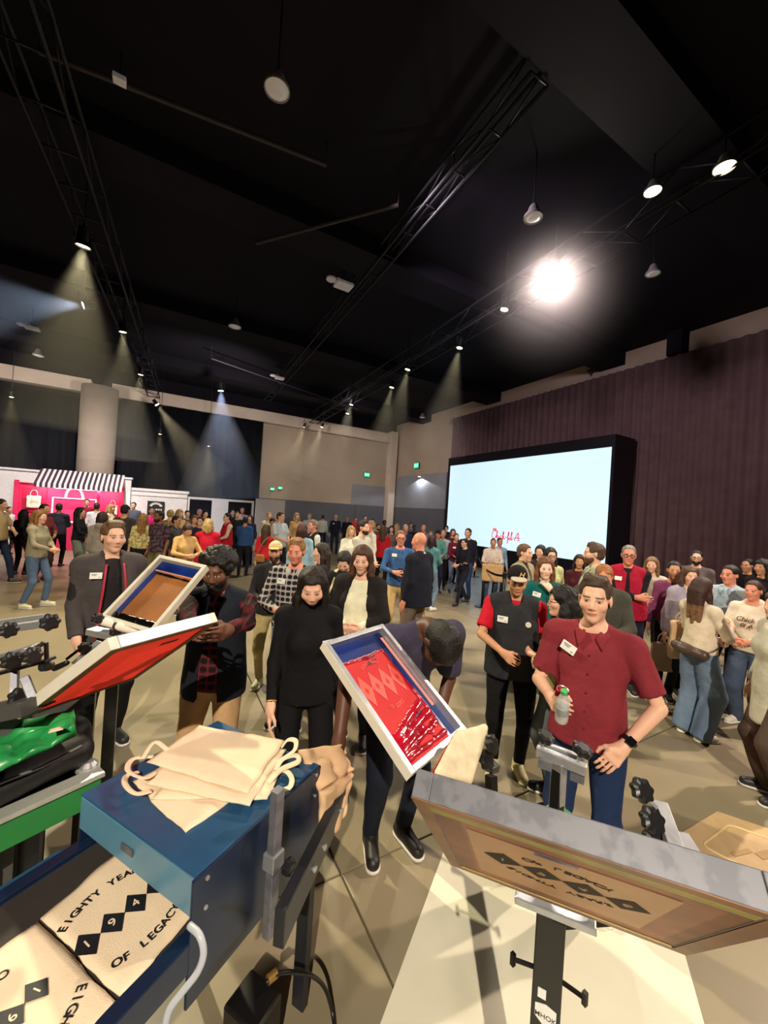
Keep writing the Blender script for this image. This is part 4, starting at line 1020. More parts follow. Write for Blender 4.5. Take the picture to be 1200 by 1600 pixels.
# --- A: red-ink screen in the middle
PA = [[0.6815, 1.694, 1.4802], [1.078, 1.8321, 1.4928], [1.2654, 1.327, 1.1298], [0.8689, 1.1889, 1.1173]]
PA = [list(CC+(np.array(p)-CC)*.93) for p in PA]
m_redmesh = mat('red_ink_mesh', (200, 38, 42), .75, var=.06, scale=6); m_redink = mat('wet_red_ink', (178, 16, 42), .18, var=.25, scale=9, bump=.5, bscale=12, coat=.6)
m_blue = mat('blue_tape', (18, 48, 128), .3, var=.3, scale=6)
root, L, w, l, n, e1, e2, zm, M = frame('printing_screen', 'aluminium screen with red ink and blue tape, tilted in front of the bending man', PA, .042, .023, m_alu, m_alu, False, m_redmesh)
patch(L, M, -.002, -.001, 0, l+.001, -.021, .042, m_cream, 'outer_face', root)
r_ = .023
patch(L, M, r_*.9, r_*.9, w-r_*.9, r_+.085, zm+.002, .0015, m_blue, 'blue_tape', root); patch(L, M, w-r_-.055, r_, w-r_*.9, l-r_, zm+.002, .0015, m_blue, 'blue_tape', root)
patch(L, M, w-r_-.022, r_+.03, w-r_-.004, l-.16, zm+.0035, .001, mat('salmon_tape', (226, 150, 136), .5), 'salmon_tape', root)
m_ghost = mat('red_stencil', (224, 84, 72), .45, var=.03)
Fa = plane_frame(L(0, 0, zm+.0012), e1, e2); Fa = plane_frame(L(0, 0, zm+.0015), e2, -e1) if e1.cross(e2).dot(n) < 0 else plane_frame(L(0, 0, zm+.0015), e1, e2)
cx0, cy0 = w*.46, l*.43
for k in range(4):
    b = MB(); cx = cx0-.099+.066*k; cy = cy0
    b.prism([L(cx+a, cy+c, zm+.0016) for a, c in ((.033, -.0), (0, .075), (-.033, 0), (0, -.075))], n, .0006); d = b.build('stencil_diamond', m_ghost, root)
    b = MB(); b.prism([L(cx+a, cy+c, zm+.0024) for a, c in ((.009, 0), (0, .018), (-.009, 0), (0, -.018))], n, .0004); b.build('stencil_digit', m_redmesh, d)
for sgn, yy, tx in ((1, cy0-.10, 'EIGHTY YEARS'), (-1, cy0+.10, 'OF LEGACY')):
    Fq = Matrix((e1, -e2, e1.cross(-e2))).transposed().to_4x4()
    if e1.cross(-e2).dot(n) < 0: Fq = Matrix((-e1, -e2, (-e1).cross(-e2))).transposed().to_4x4()
    Fq.translation = L(cx0, yy, zm+.002); m_ = len(tx)
    arc_text(tx, .022, m_ghost, root, Fq, (0, -.10*sgn), .11, -.085*(m_-1)*sgn/2*1, .085*sgn*1, up=sgn) if sgn > 0 else arc_text(tx, .022, m_ghost, root, Fq, (0, .10), .11, -.085*(m_-1)/2, .085, up=-1)
patch(L, M, w*.42, l*.185, w*.62, l*.215, zm+.002, .001, mat('dark_label', (70, 20, 26), .5), 'dark_label', root); patch(L, M, w*.42, l*.235, w*.60, l*.265, zm+.002, .001, mat('dark_label', (70, 20, 26), .5), 'dark_label', root)
patch(L, M, w*.58, l*.70, w*.70, l*.76, zm+.002, .001, mat('dark_label', (70, 20, 26), .5), 'dark_label', root)
# ink ridges: a lumpy pool at the low end and a bead along the top and side
def blob(name, pts, h, m, root, h0=.008, seed=1):
    V, Q = sdf_mesh([rc(a, c, r1, r2, k=.012) for a, c, r1, r2 in pts], h0, smooth=1)
    V = V+vnormals(V, Q)*(folds(V*3, 22, seed)*h)[:, None].astype(np.float32); return link(name, mesh_from(name, V, Q, m), root)
q = lambda x, y, z=0: tuple(L(x, y, zm+z))
blob('ink_pool', [(q(r_+.03, l-.13), q(w-.10, l-.20), .017, .018), (q(r_+.03, l-.10), q(w-.09, l-.15), .020, .020), (q(r_+.03, l-.07), q(w-.09, l-.10), .014, .014), (q(r_+.03, l-.045), q(w-.08, l-.05), .012, .012), (q(w*.5, l-.13), q(w*.62, l-.08), .013, .013)], .004, m_redink, root, .006)
blob('ink_bead', [(q(r_+.02, .115), q(w*.5, .125), .005, .006), (q(w*.5, .125), q(w-.09, .11), .006, .006), (q(w-.085, .12), q(w-.075, l-.12), .006, .009)], .002, m_redink, root, .004, 3)
m_fleck = mat('ink_highlight', (250, 214, 214), .2)  # pale chips modelled as highlights on the wet ink
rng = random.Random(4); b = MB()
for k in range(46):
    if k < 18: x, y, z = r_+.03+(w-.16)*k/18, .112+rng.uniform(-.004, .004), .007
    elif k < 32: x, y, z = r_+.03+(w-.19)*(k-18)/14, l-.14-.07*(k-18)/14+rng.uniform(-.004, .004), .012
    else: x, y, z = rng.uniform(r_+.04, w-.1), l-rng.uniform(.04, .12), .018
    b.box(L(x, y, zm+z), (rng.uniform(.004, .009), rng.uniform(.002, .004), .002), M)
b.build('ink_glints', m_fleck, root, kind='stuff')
# squeegee across the low end
sq = atd(755, 1140, 1.52); sq2 = atd(672, 1228, 1.30)
t = thing('squeegee', 'wide cream wooden squeegee resting on the low end of the red-ink screen', 'squeegee', (Vector(sq)+Vector(sq2))/2)
cs_ = [Vector(atd(*q))-t.location for q in ((683, 1210, 1.36), (716, 1148, 1.52), (757, 1137, 1.57), (733, 1218, 1.41))]
a = Vector(atd(742, 1146, 1.66))-t.location; c = Vector(atd(690, 1214, 1.42))-t.location; up_ = Vector((.25, -.1, 1)).normalized()
V, Q = sdf_mesh([rc(cs_[0].lerp(cs_[3], k/6), cs_[1].lerp(cs_[2], k/6), .011+.004*(k in (0, 6)), k=.02) for k in range(7)], .005)
V = V+vnormals(V, Q)*(folds(V*2, 15, 2)*.0015)[:, None]; link('handle', mesh_from('handle', V, Q, mat('cream_wood', (222, 204, 170), .6, var=.15, scale=20)), t)
b = MB(); b.beam(cs_[0]-Vector((.02, 0, .02)), cs_[1]-Vector((.02, 0, .02)), .008, .05); b.build('blade', m_redink, t)

def knob(parent, p, axis, r=.028, name='knob', shaft=.0):
    b = MB(); ax = Vector(axis).normalized(); q_ = ax.to_track_quat('Z', 'Y').to_matrix().to_4x4(); nf = 7; h = .024; rings = []
    prof = [(.55, 0), (.95, .003), (1, h*.5), (.95, h), (.6, h+.004)]
    for rr, z in prof:
        rings.append([b.bm.verts.new(q_ @ Vector(((r*rr*(1+.10*math.cos(nf*2*PI*k/42)))*math.cos(2*PI*k/42), (r*rr*(1+.10*math.cos(nf*2*PI*k/42)))*math.sin(2*PI*k/42), z))+Vector(p)) for k in range(42)])
    for A_, B_ in zip(rings, rings[1:]):
        for k in range(42): b.bm.faces.new((A_[k], A_[(k+1) % 42], B_[(k+1) % 42], B_[k]))
    b.bm.faces.new(rings[0][::-1]); b.bm.faces.new(rings[-1]); kb = b.build(name, m_knob, parent)
    if shaft: b = MB(); b.cyl(Vector(p), Vector(p)-ax*shaft, .006, n=8); b.build('knob_shaft', m_alu, kb)
    return kb
def W_(t, px, py, d): return Vector(atd(px, py, d))-Vector(t.location)

# --- B: brown screen in the right foreground
PB = [[0.46, 0.64, 1.53], [0.83, 0.16, 1.55], [1.2, 0.44, 1.04], [0.83, 0.91, 1.02]]
PB = [list(atd(px, py, d)) for (px, py), d in zip([(642, 1243), (1263, 1446), (1072, 1494), (704, 1350)], (.783, .550, .970, 1.200))]
m_brownmesh = mat('brown_emulsion_mesh', (150, 104, 74), .4, var=.22, scale=7, rgb2=(98, 66, 54), trans_l=.5); m_brown = mat('brown_resin_rail', (150, 96, 44), .45, var=.3, scale=9)
root, L, w, l, n, e1, e2, zm, M = frame('printing_screen', 'large brown screen in the right foreground seen from below, with four dark diamonds', PB, .052, .036, m_alu_old, m_alu_old, True, m_brownmesh)
for x0, y0, x1, y1, mm in ((0, 0, w, .034, m_brown), (0, l-.034, w, l, m_brown), (0, .034, .034, l-.034, m_brown), (w-.034, .034, w, l-.034, m_brown),
                  (.034, .036, w-.04, .066, mat('olive_edge', (178, 164, 70), .5, var=.2)), (.04, l-.050, w-.04, l-.042, mat('olive_edge', (178, 164, 70), .5, var=.2))):
    patch(L, M, x0, y0, x1, y1, .0008, .0016, mm, 'resin_strip', root)
zq = zm+.0016; link('stencil_field', mesh_from('stencil_field', [L(.10, .12, zq), L(w-.12, .12, zq), L(w-.12, l-.12, zq), L(.10, l-.12, zq)], [[0, 1, 2, 3]], mat('tan_stencil', (206, 158, 112), .5, var=.12, scale=9), False), root)
m_olive = mat('olive_print', (50, 40, 26), .7, spec=.2); m_tand = mat('tan_print', (168, 128, 88), .5)
cs = [on_frame(PB, *p) for p in ((788, 1342), (849, 1365), (913, 1389), (983, 1415))]
d0 = Vector((cs[3][0]-cs[0][0], cs[3][1]-cs[0][1])); stp = d0.length/3; dr = d0.normalized(); pe = Vector((-dr.y, dr.x))
for k, dgt in enumerate('1946'):
    cx, cy = cs[0][0]+dr.x*stp*k, cs[0][1]+dr.y*stp*k; rr = stp*.5
    b = MB(); b.prism([L(cx+dr.x*a+pe.x*c, cy+dr.y*a+pe.y*c, zm+.0022) for a, c in ((rr, 0), (0, rr*1.4), (-rr, 0), (0, -rr*1.4))], n, .0005); d = b.build('stencil_diamond', m_olive, root)
    ux = (e1*dr.x+e2*dr.y); uy = (e1*pe.x+e2*pe.y); Fq = plane_frame(L(cx, cy, zm+.003), ux, uy)
    tmesh(dgt, rr*1.0, 'stencil_digit', m_tand, d, Fq, .0002)
cx, cy = cs[1][0]+dr.x*stp*.5, cs[1][1]+dr.y*stp*.5; ux = (e1*dr.x+e2*dr.y); uy = (e1*pe.x+e2*pe.y); Fq = plane_frame(L(cx, cy, zm+.0026), ux, uy)
for tx, up in (('EIGHTY YEARS', 1), ('OF LEGACY', -1)):
    arc_text(tx, .034, m_olive, root, Fq, (0, -.085*up), .19, -.105*(len(tx)-1)/2, .105, 'stencil_lettering', up)
xb, yb = on_frame(PB, 870, 1345); patch(L, M, xb-.04, yb-.01, xb+.04, yb+.008, zm+.0024, .0004, m_blue, 'blue_stain', root)
# --- its clamp, column and badge
t = thing('press_column', 'black steel press column with a white shield badge under the large brown screen', 'press', atz(850, 1700, 0))
base = Vector(t.location); tp_ = Vector(atz(868, 1425, .985)); tp_ = Vector((base.x, base.y, .985))
t.location = (atz(862, 1420, .98)[0], atz(862, 1420, .98)[1], 0)
m_blk = mat('black_steel', (16, 15, 16), .35)
face = Vector((-t.location.x, -t.location.y, 0)).normalized(); yawc = math.atan2(face.y, face.x)+PI/2; Rc = Matrix.Rotation(yawc, 3, 'Z')
b = MB(); b.box((0, 0, .49), (.078, .05, .97), Rc, .004); b.build('column', m_blk, t)
b = MB(); b.box((0, 0, .012), (.34, .30, .018), Rc, .003); b.build('foot_plate', m_blk, t)
a = W_(t, 806, 1396, 1.16); c = W_(t, 932, 1446, 1.06)
b = MB(); b.beam(a, c, .05, .022, bev=.003); b.build('clamp_bar', m_alu, t)
for x in (-.05, .05):
    b = MB(); p0 = Rc @ Vector((x*.78, -.01, .80)); p1 = Rc @ Vector((x*1.9, -.02, .80)); b.cyl(p0, p1, .006, n=8); b.box(p1, (.012, .012, .035)); b.build('toggle', m_blk, t)
sh = [(-.028, .022), (.0, .03), (.028, .022), (.028, -.012), (0, -.034), (-.028, -.012)]
b = MB(); b.prism([Rc @ Vector((x, -.0255, .70+z)) for x, z in sh], Rc @ Vector((0, -1, 0)), .0015); bd = b.build('shield_badge', mat('badge_white', (238, 236, 232), .5), t)
Fq = Matrix.Translation(Rc @ Vector((0, -.0275, .695))) @ Rc.to_4x4() @ Matrix.Rotation(PI/2, 4, 'X'); tmesh('MHOK', .019, 'badge_lettering', m_blk, bd, Fq, .0002)
b = MB(); b.box(Rc @ Vector((-.012, -.026, .755)), (.022, .003, .026), Rc); b.build('white_sticker', mat('badge_white', (238, 236, 232), .5), t)
b = MB(); b.box(Rc @ Vector((-.08, -.10, .32)), (.09, .10, .05), Rc, .004); b.build('lower_bracket', m_alu, t)
for x in (-.02, .03): b = MB(); b.box(Rc @ Vector((x, -.045, .42)), (.03, .02, .10), Rc, .003); b.build('slide_block', m_alu, t)
# --- white board on the floor
A_ = Vector((1.60, 1.83, 0)); dv = Vector((.816, .577, 0)); nv = Vector((.577, -.816, 0))
b = MB(); c0 = A_+dv*.35; c1 = A_-dv*2.6; b.prism([c0, c1, c1+nv*1.23, c0+nv*1.23], (0, 0, 1), .006)
tag(b.build('floor_board', mat('white_board', (226, 220, 196), .55, var=.03, scale=5)), 'large white board lying on the floor under the black press column', 'board')

# --- C: red screen at the left seen from below; D: brown-ink screen behind it
PC = [[0.2302, 1.8241, 1.5785], [-0.1306, 1.5553, 1.586], [-0.4409, 1.9619, 1.2191], [-0.08, 2.2306, 1.2117]]
m_redunder = mat('red_mesh_underside', (226, 58, 46), .6, var=.05, trans_l=.5)
root, L, w, l, n, e1, e2, zm, M = frame('printing_screen', 'screen held by the man in the dark vest, its red mesh seen from below', PC, .045, .032, m_alu, m_cream, True, m_redunder)
for x0, y0, x1, y1 in ((0, 0, w, .036), (0, l-.036, w, l), (0, .036, .036, l-.036), (w-.036, .036, w, l-.036)): patch(L, M, x0, y0, x1, y1, .0008, .0016, m_wood, 'stained_strip', root)
patch(L, M, .12, .10, .20, .125, zm+.002, .0008, mat('dark_label', (70, 20, 26), .5), 'dark_label', root)
PD = [[-0.0148, 2.5999, 1.778], [0.2198, 2.3556, 1.7483], [-0.0278, 2.1537, 1.4536], [-0.2624, 2.398, 1.4833]]
PD = [list(CC+(np.array(p)-CC)*.95) for p in PD]
m_brnink = mat('brown_ink_mesh', (160, 100, 52), .5, var=.22, scale=5); m_blkink = mat('wet_black_ink', (14, 12, 12), .12, bump=.6, bscale=14, coat=.6)
root, L, w, l, n, e1, e2, zm, M = frame('printing_screen', 'pale-railed screen with brown ink and blue tape before the man in grey', PD, .036, .020, mat('pale_rail', (206, 200, 182), .5), mat('pale_rail', (206, 200, 182), .5), False, m_brnink)
patch(L, M, .018, .018, w-.018, .075, zm+.002, .0015, m_blue, 'blue_tape', root)
# find which long side carries the tape in the picture (the left one)
left_x = .018 if (L(0, l/2, 0)-L(w, l/2, 0)).dot(Vector(cr)) < 0 else w-.018-.035
patch(L, M, left_x, .06, left_x+.035, l-.05, zm+.002, .0015, m_blue, 'blue_tape', root)
patch(L, M, .03, .078, w-.03, .084, zm+.003, .001, mat('salmon_tape', (226, 150, 136), .5), 'salmon_tape', root)
q = lambda x, y, z=0: tuple(L(x, y, zm+z))
blob('ink_ridge', [(q(.035, .095), q(w-.03, .10), .007, .008), (q(.03, l-.055), q(w-.03, l-.055), .010, .011), (q(.03, l-.035), q(w-.03, l-.035), .009, .009)], .003, m_blkink, root, .005)
# clamp under it, with its rollers
t = thing('press_clamp', 'steel press clamp with rollers at the foot of the brown-ink screen', 'clamp', atd(200, 985, 1.85))
b = MB(); b.beam(W_(t, 142, 985, 1.86), W_(t, 225, 1003, 1.80), .06, .03, bev=.004); b.build('clamp_bar', m_alu, t)
for (a, c, d) in (((152, 968), (180, 976), 1.84), ((184, 978), (218, 987), 1.82)):
    b = MB(); b.cyl(W_(t, *a, d), W_(t, *c, d), .020, n=18); o = b.build('roller', m_cream, t, smooth=False)
for px, py in ((150, 966), (178, 986), (222, 992)): knob(t, W_(t, px, py, 1.82), (.5, -.8, .1), .024)
b = MB(); b.beam(W_(t, 180, 1000, 1.86), (W_(t, 180, 1000, 1.86).x, W_(t, 180, 1000, 1.86).y, -t.location.z), .05, .05, (1, 0, 0)); b.build('post', m_blk, t)

# --- press arms at the left edge
t = thing('screen_press', 'silver press arm with four black knobs at the left edge of the picture', 'press', atd(20, 1060, 1.6))
b = MB(); b.beam(W_(t, -40, 990, 1.62), W_(t, 84, 972, 1.62), .035, .03, bev=.003); b.beam(W_(t, -40, 978, 1.66), W_(t, 70, 963, 1.66), .02, .02); b.build('clamp_bar', m_alu, t)
b = MB(); b.beam(W_(t, -40, 1062, 1.55), W_(t, 80, 1030, 1.55), .05, .012, bev=.002); b.build('lower_bar', m_blk, t)
b = MB(); b.beam(W_(t, -8, 1028, 1.60), W_(t, 52, 1012, 1.60), .10, .02, bev=.003); b.build('hinge_plate', mat('plate_grey', (140, 140, 142), .4, metal=.5), t)
b = MB(); b.beam(W_(t, 24, 1040, 1.56), W_(t, 22, 1104, 1.5), .045, .02, (1, 0, 0)); b.build('post', m_alu_old, t)
b = MB(); b.beam(W_(t, 38, 1058, 1.5), W_(t, 52, 1092, 1.48), .03, .03, (1, 0, 0), .003); b.build('link_bar', m_alu_old, t)
for px, py, r in ((12, 984, .030), (76, 972, .032), (17, 1032, .034), (49, 1024, .032), (28, 1088, .034), (0, 1112, .03)): knob(t, W_(t, px, py, 1.5), (.45, -.85, .2), r)
b = MB(); b.tube([W_(t, 49, 1020, 1.52), W_(t, 68, 1004, 1.54), W_(t, 72, 1004, 1.54), W_(t, 73, 1034, 1.54)], .008, 8); b.build('lever', m_blk, t); knob(t, W_(t, 73, 1036, 1.53), (0, 0, -1), .024, 'foot_knob')
b = MB(); b.beam(W_(t, -30, 1118, 1.5), W_(t, 60, 1098, 1.45), .12, .05); b.build('pedestal_head', mat('machine_grey', (74, 72, 70), .5), t)
p0 = W_(t, 8, 1115, 1.55); b = MB(); b.beam(p0, (p0.x, p0.y, -t.location.z), .14, .14, (1, 0, 0)); b.build('pedestal', mat('machine_grey', (74, 72, 70), .5), t)
t = thing('screen_press', 'small steel press arm with a wing knob, between the left edge and the brown-ink screen', 'press', atd(130, 1020, 2.0))
b = MB(); b.beam(W_(t, 158, 1004, 2.0), W_(t, 118, 1040, 1.9), .05, .03, bev=.003); b.beam(W_(t, 172, 1012, 2.0), W_(t, 140, 1044, 1.9), .03, .03); b.build('clamp_bar', m_alu, t)
b = MB(); b.tube([W_(t, 104, 1030, 1.95), W_(t, 122, 1016, 1.96), W_(t, 136, 1008, 1.97)], .007, 8); b.build('lever', m_blk, t)
V, Q = sdf_mesh([rc(W_(t, 86, 1044, 1.94), W_(t, 104, 1036, 1.94), .016, .014, k=.01)], .006); link('grip', mesh_from('grip', V, Q, m_knob), t); knob(t, W_(t, 130, 1012, 1.95), (.45, -.85, .2), .028)
p0 = W_(t, 142, 1030, 1.98); b = MB(); b.beam(p0, (p0.x, p0.y, -t.location.z), .06, .06, (1, 0, 0)); b.build('post', m_blk, t)

# --- clamps right of the middle, each on an arm from the head of the black column
HUB = Vector((atz(862, 1420, .98)[0], atz(862, 1420, .98)[1], .955))
def hub_arm(t, p0):
    q0 = Vector((p0.x, p0.y, p0.z-.03)); h_ = HUB-Vector(t.location); q1 = Vector((q0.x, q0.y, h_.z)).lerp(h_, .06)
    b = MB(); b.beam(q1, h_, .045, .035, bev=.003)
    if abs(q0.z-h_.z) > .04: b.beam(q0, (q1.x, q1.y, h_.z-.015), .035, .035, (1, 0, 0))
    b.build('arm', m_blk, t)
t = thing('press_clamp', 'silver T-shaped press clamp with two black knobs in front of the man in red', 'clamp', atd(876, 1180, 1.42))
b = MB(); b.beam(W_(t, 838, 1172, 1.45), W_(t, 917, 1204, 1.36), .03, .035, bev=.003); b.build('clamp_bar', m_alu, t)
b = MB(); b.beam(W_(t, 846, 1160, 1.47), W_(t, 914, 1186, 1.39), .018, .012); b.build('slot_rail', m_alu, t)
b = MB(); p0 = W_(t, 874, 1190, 1.41); b.beam(p0, (p0.x, p0.y, .95-t.location.z), .045, .035, (1, 0, 0), .003); b.build('post', m_alu, t); hub_arm(t, p0)
for px, py in ((852, 1190), (902, 1210)): b = MB(); b.beam(W_(t, px-11, py, 1.39), W_(t, px+11, py+8, 1.37), .02, .03); b.build('slide_block', m_alu_old, t)
knob(t, W_(t, 850, 1156, 1.44), (0, -.3, 1), .030, shaft=.05); knob(t, W_(t, 908, 1176, 1.37), (0, -.3, 1), .032, shaft=.05)
b = MB(); b.box((p0.x, p0.y, 1.0-t.location.z), (.16, .12, .05), bev=.005); b.build('green_collar', mat('press_green', (30, 120, 56), .4), t)
t = thing('press_clamp', 'angled silver press clamp with three black knobs on rods beside the floor cover', 'clamp', atd(1040, 1290, 1.2))
b = MB(); b.beam(W_(t, 1030, 1256, 1.28), W_(t, 1058, 1334, 1.14), .045, .03, bev=.003); b.build('clamp_bar', m_alu, t)
b = MB(); b.beam(W_(t, 1062, 1302, 1.26), W_(t, 1088, 1344, 1.16), .05, .012); b.build('side_plate', m_alu, t)
for k, (a, c, r) in enumerate((((998, 1234), (1026, 1262), .033), ((1014, 1280), (1042, 1308), .036), ((1018, 1310), (1044, 1322), .034))):
    b = MB(); b.cyl(W_(t, *a, 1.22), W_(t, *c, 1.2), .006, n=10); b.build('rod', m_alu, t); knob(t, W_(t, *a, 1.21), (-.3, -.75, .5), r)
p0 = W_(t, 1056, 1326, 1.17); hub_arm(t, p0)
t = thing('press_clamp', 'pair of black clamp knobs just right of the cream squeegee', 'clamp', atd(762, 1180, 1.55))
p0 = W_(t, 768, 1200, 1.58); b = MB(); b.beam(W_(t, 748, 1176, 1.6), W_(t, 775, 1204, 1.52), .04, .03); b.build('clamp_bar', m_blk, t); knob(t, W_(t, 764, 1163, 1.52), (.3, -.8, .4), .034); knob(t, W_(t, 756, 1188, 1.5), (.3, -.8, .4), .036)
hub_arm(t, p0)
# --- floor cover
b = MB(); b.prism([(3.12, 1.25, 0), (3.3, .45, 0), (4.1, .62, 0), (3.74, 1.22, 0)], (0, 0, 1), .012); t = b.build('floor_cover', mat('cover_tan', (196, 164, 120), .6)); tag(t, 'tan floor service cover with a rounded raised outline at the right edge', 'cover')
rr = [(3.24, 1.13), (3.36, .62), (3.88, .70), (3.66, 1.12)]; cpt = Vector((3.53, .9, 0))
pts = []
for i in range(4):
    a = Vector((*rr[i-1], 0)); p_ = Vector((*rr[i], 0)); c = Vector((*rr[(i+1) % 4], 0))
    for k in range(5): q_ = k/4; pts.append((p_+(a-p_)*.12*(1-q_)**2+(c-p_)*.12*q_**2)+Vector((0, 0, .014)))
pts.append(pts[0]); b = MB(); b.tube(pts, .007, 6); b.build('outline', mat('cover_edge', (226, 196, 146), .5), t)
for x, y, w_, h_ in ((3.42, .98, .16, .03), (3.55, .90, .12, .05), (3.66, .80, .10, .08), (3.45, .78, .12, .06)):
    b = MB(); b.box((x, y, .014), (w_, h_, .006), Matrix.Rotation(-.25, 3, 'Z')); b.build('hatch', mat('hatch_tan', (176, 140, 96), .6), t)

# --- the blue conveyor dryer
O_ = Vector((.124, 1.113, 0)); a1 = Vector((.836, .549, 0)); a2 = Vector((-.549, .836, 0)); Z_ = Vector((0, 0, 1)); DL, DW, DT = .545, .575, 1.1
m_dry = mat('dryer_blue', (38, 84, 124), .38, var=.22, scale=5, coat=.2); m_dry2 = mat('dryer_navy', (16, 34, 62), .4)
t = thing('conveyor_dryer', 'blue steel conveyor dryer in the left foreground with tote bags piled on its lid', 'dryer', O_+a1*DL/2+a2*DW/2)
Rd = Matrix((a1, a2, Z_)).transposed(); lc = -(a1*DL/2+a2*DW/2)
def db(name, x0, x1, y0, y1, z0, z1, m, bev=.003, parent=None):
    b = MB(); b.box(lc+a1*(x0+x1)/2+a2*(y0+y1)/2+Z_*(z0+z1)/2, (x1-x0, y1-y0, z1-z0), Rd, bev); return b.build(name, m, parent or t)
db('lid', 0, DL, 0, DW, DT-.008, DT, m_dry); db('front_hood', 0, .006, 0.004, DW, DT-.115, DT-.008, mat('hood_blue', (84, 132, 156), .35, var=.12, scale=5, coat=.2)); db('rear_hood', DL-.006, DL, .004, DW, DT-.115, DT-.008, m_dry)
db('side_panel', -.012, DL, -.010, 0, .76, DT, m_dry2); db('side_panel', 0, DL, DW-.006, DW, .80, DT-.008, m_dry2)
for x in (.03, DL-.03):
    for z in (DT-.02, DT-.10): 
        b = MB(); p = lc+a1*x-a2*.0105+Z_*z; b.cyl(p, p-a2*.004, .006, n=10); b.build('screw', m_alu, t)
b = MB(); p = lc-a1*.004+a2*.30+Z_*(DT-.06); b.box(p, (.006, .06, .022), Rd, .004); b.build('hood_latch', m_alu_old, t)
ZB = .925
db('belt', -1.05, DL-.02, .045, DW-.045, ZB-.012, ZB, mat('belt_dark', (46, 40, 36), .8), .002)
for y0, y1 in ((-.008, .035), (DW-.035, DW+.008)): db('belt_rail', -1.1, DL, y0, y1, ZB-.07, ZB+.012, m_dry2)
db('belt_rail', -1.1, -.02, DW+.012, DW+.06, ZB-.10, ZB-.02, m_dry)
m_steel = mat('leg_steel', (52, 54, 60), .4, metal=.5)
for x, y in ((-.9, .03), (-.9, DW-.03), (DL-.05, DW-.03)): db('leg', x-.025, x+.025, y-.02, y+.02, 0.0, ZB-.07, m_steel)
p = Vector(atz(468, 1570, 0))-Vector(t.location); p.z = 0
b = MB(); b.box(p+Z_*.44, (.035, .06, .88), Rd, .003); b.build('leg', m_steel, t)
r0 = Vector(atz(436, 1452, .90))-Vector(t.location); r1 = Vector(atz(541, 1232, .90))-Vector(t.location)
b = MB(); b.beam(r0+Z_*.0, r1+Z_*.0, .035, .11, bev=.003); b.build('side_rail', m_steel, t)
for k in (.35, .5, .8, .88): q_ = r0.lerp(r1, k); b = MB(); b.cyl(q_-a2*.016, q_-a2*.026, .010, n=10); b.build('bolt', m_alu, t)
up = Vector(atz(434, 1238, 1.2))-Vector(t.location); 
b = MB(); b.box((up.x, up.y, .98), (.035, .03, .46), Rd, .003); b.build('upright', m_alu_old, t)
b = MB(); b.box((up.x, up.y, .99), (.05, .045, .05), Rd, .003); b.build('upright_collar', m_alu, t); knob(t, (up.x+.03, up.y-.03, .985), (.5, -.86, 0), .022, 'collar_knob')
# hose along the near side
pts = [Vector(atd(px, py, d))-Vector(t.location) for px, py, d in ((296, 1446, .86), (312, 1462, .84), (318, 1490, .83), (308, 1520, .82), (285, 1550, .81), (264, 1580, .80), (255, 1620, .79))]
b = MB(); b.tube(stroke(pts, 6), .0075, 8); b.build('grey_hose', mat('hose_grey', (176, 180, 190), .4), t, smooth=True)
# cable and connector on the floor behind the leg
b = MB(); b.tube(stroke([atz(px, py, z) for px, py, z in ((415, 1536, .30), (440, 1520, .3), (480, 1522, .25), (505, 1540, .15), (518, 1575, .05), (524, 1620, .02), (524, 1680, .02))], 6), .008, 8)
t2 = b.build('black_cable', m_blk, smooth=True); tag(t2, 'black cable with a brass plug curling to the floor behind the blue dryer', 'cable')
b = MB(); q_ = Vector(atz(418, 1532, .30)); q2 = Vector(atz(432, 1520, .30)); b.cyl(q_, q2, .016, n=14); b.build('brass_plug', mat('brass', (190, 150, 80), .35, metal=.8), t2)
b = MB(); b.box((q_.x-.05, q_.y, .13), (.14, .16, .26), Rd, .01); tag(b.build('dark_box', m_blk), 'plain black box on the floor under the blue dryer', 'box')  # plain black box added in the dark area under the dryer

# --- cloth totes
def cloth_slab(name, C4, th, m, parent=None, seed=0, amp=.004, n=22, **kw):
    """soft slab over four corners (first three coordinates each), with both faces"""
    C4 = [np.array(c, float) for c in C4]; g = np.linspace(0, 1, n); U_, V_ = np.meshgrid(g, g, indexing='ij')
    P = (C4[0]*((1-U_)*(1-V_))[..., None]+C4[1]*(U_*(1-V_))[..., None]+C4[2]*(U_*V_)[..., None]+C4[3]*((1-U_)*V_)[..., None]).reshape(-1, 3)
    nrm = np.cross(C4[1]-C4[0], C4[3]-C4[0]); nrm /= np.linalg.norm(nrm)
    if nrm[2] < 0: nrm = -nrm
    w_ = folds(P*3.0, 12, seed, 1); edge = folds(P*6, 10, seed+3, 1)
    c_ = P.mean(0); rim = (np.minimum(np.minimum(U_, 1-U_), np.minimum(V_, 1-V_)).ravel())
    d = P-c_; P = P+d/np.linalg.norm(d, axis=1, keepdims=True)*(edge*.006*(rim < .04))[:, None]
    th_ = th*np.clip(rim/.05, .35, 1)
    T_ = P+nrm*(th_+np.abs(w_)*amp)[:, None]; B_ = P
    VV = np.concatenate([T_, B_]); Q = []
    idx = np.arange(n*n).reshape(n, n)
    q = np.stack([idx[:-1, :-1], idx[1:, :-1], idx[1:, 1:], idx[:-1, 1:]], -1).reshape(-1, 4); Q.append(q); Q.append(q[:, ::-1]+n*n)
    for s_ in (idx[0, :], idx[-1, ::-1], idx[::-1, 0], idx[:, -1]): Q.append(np.stack([s_[:-1], s_[1:], s_[1:]+n*n, s_[:-1]+n*n], 1))
    me = mesh_from(name, VV, np.concatenate(Q), m); o = link(name, me, parent, **kw)
    bm = bmesh.new(); bm.from_mesh(me); bmesh.ops.recalc_face_normals(bm, faces=bm.faces); bm.to_mesh(me); bm.free()
    return o
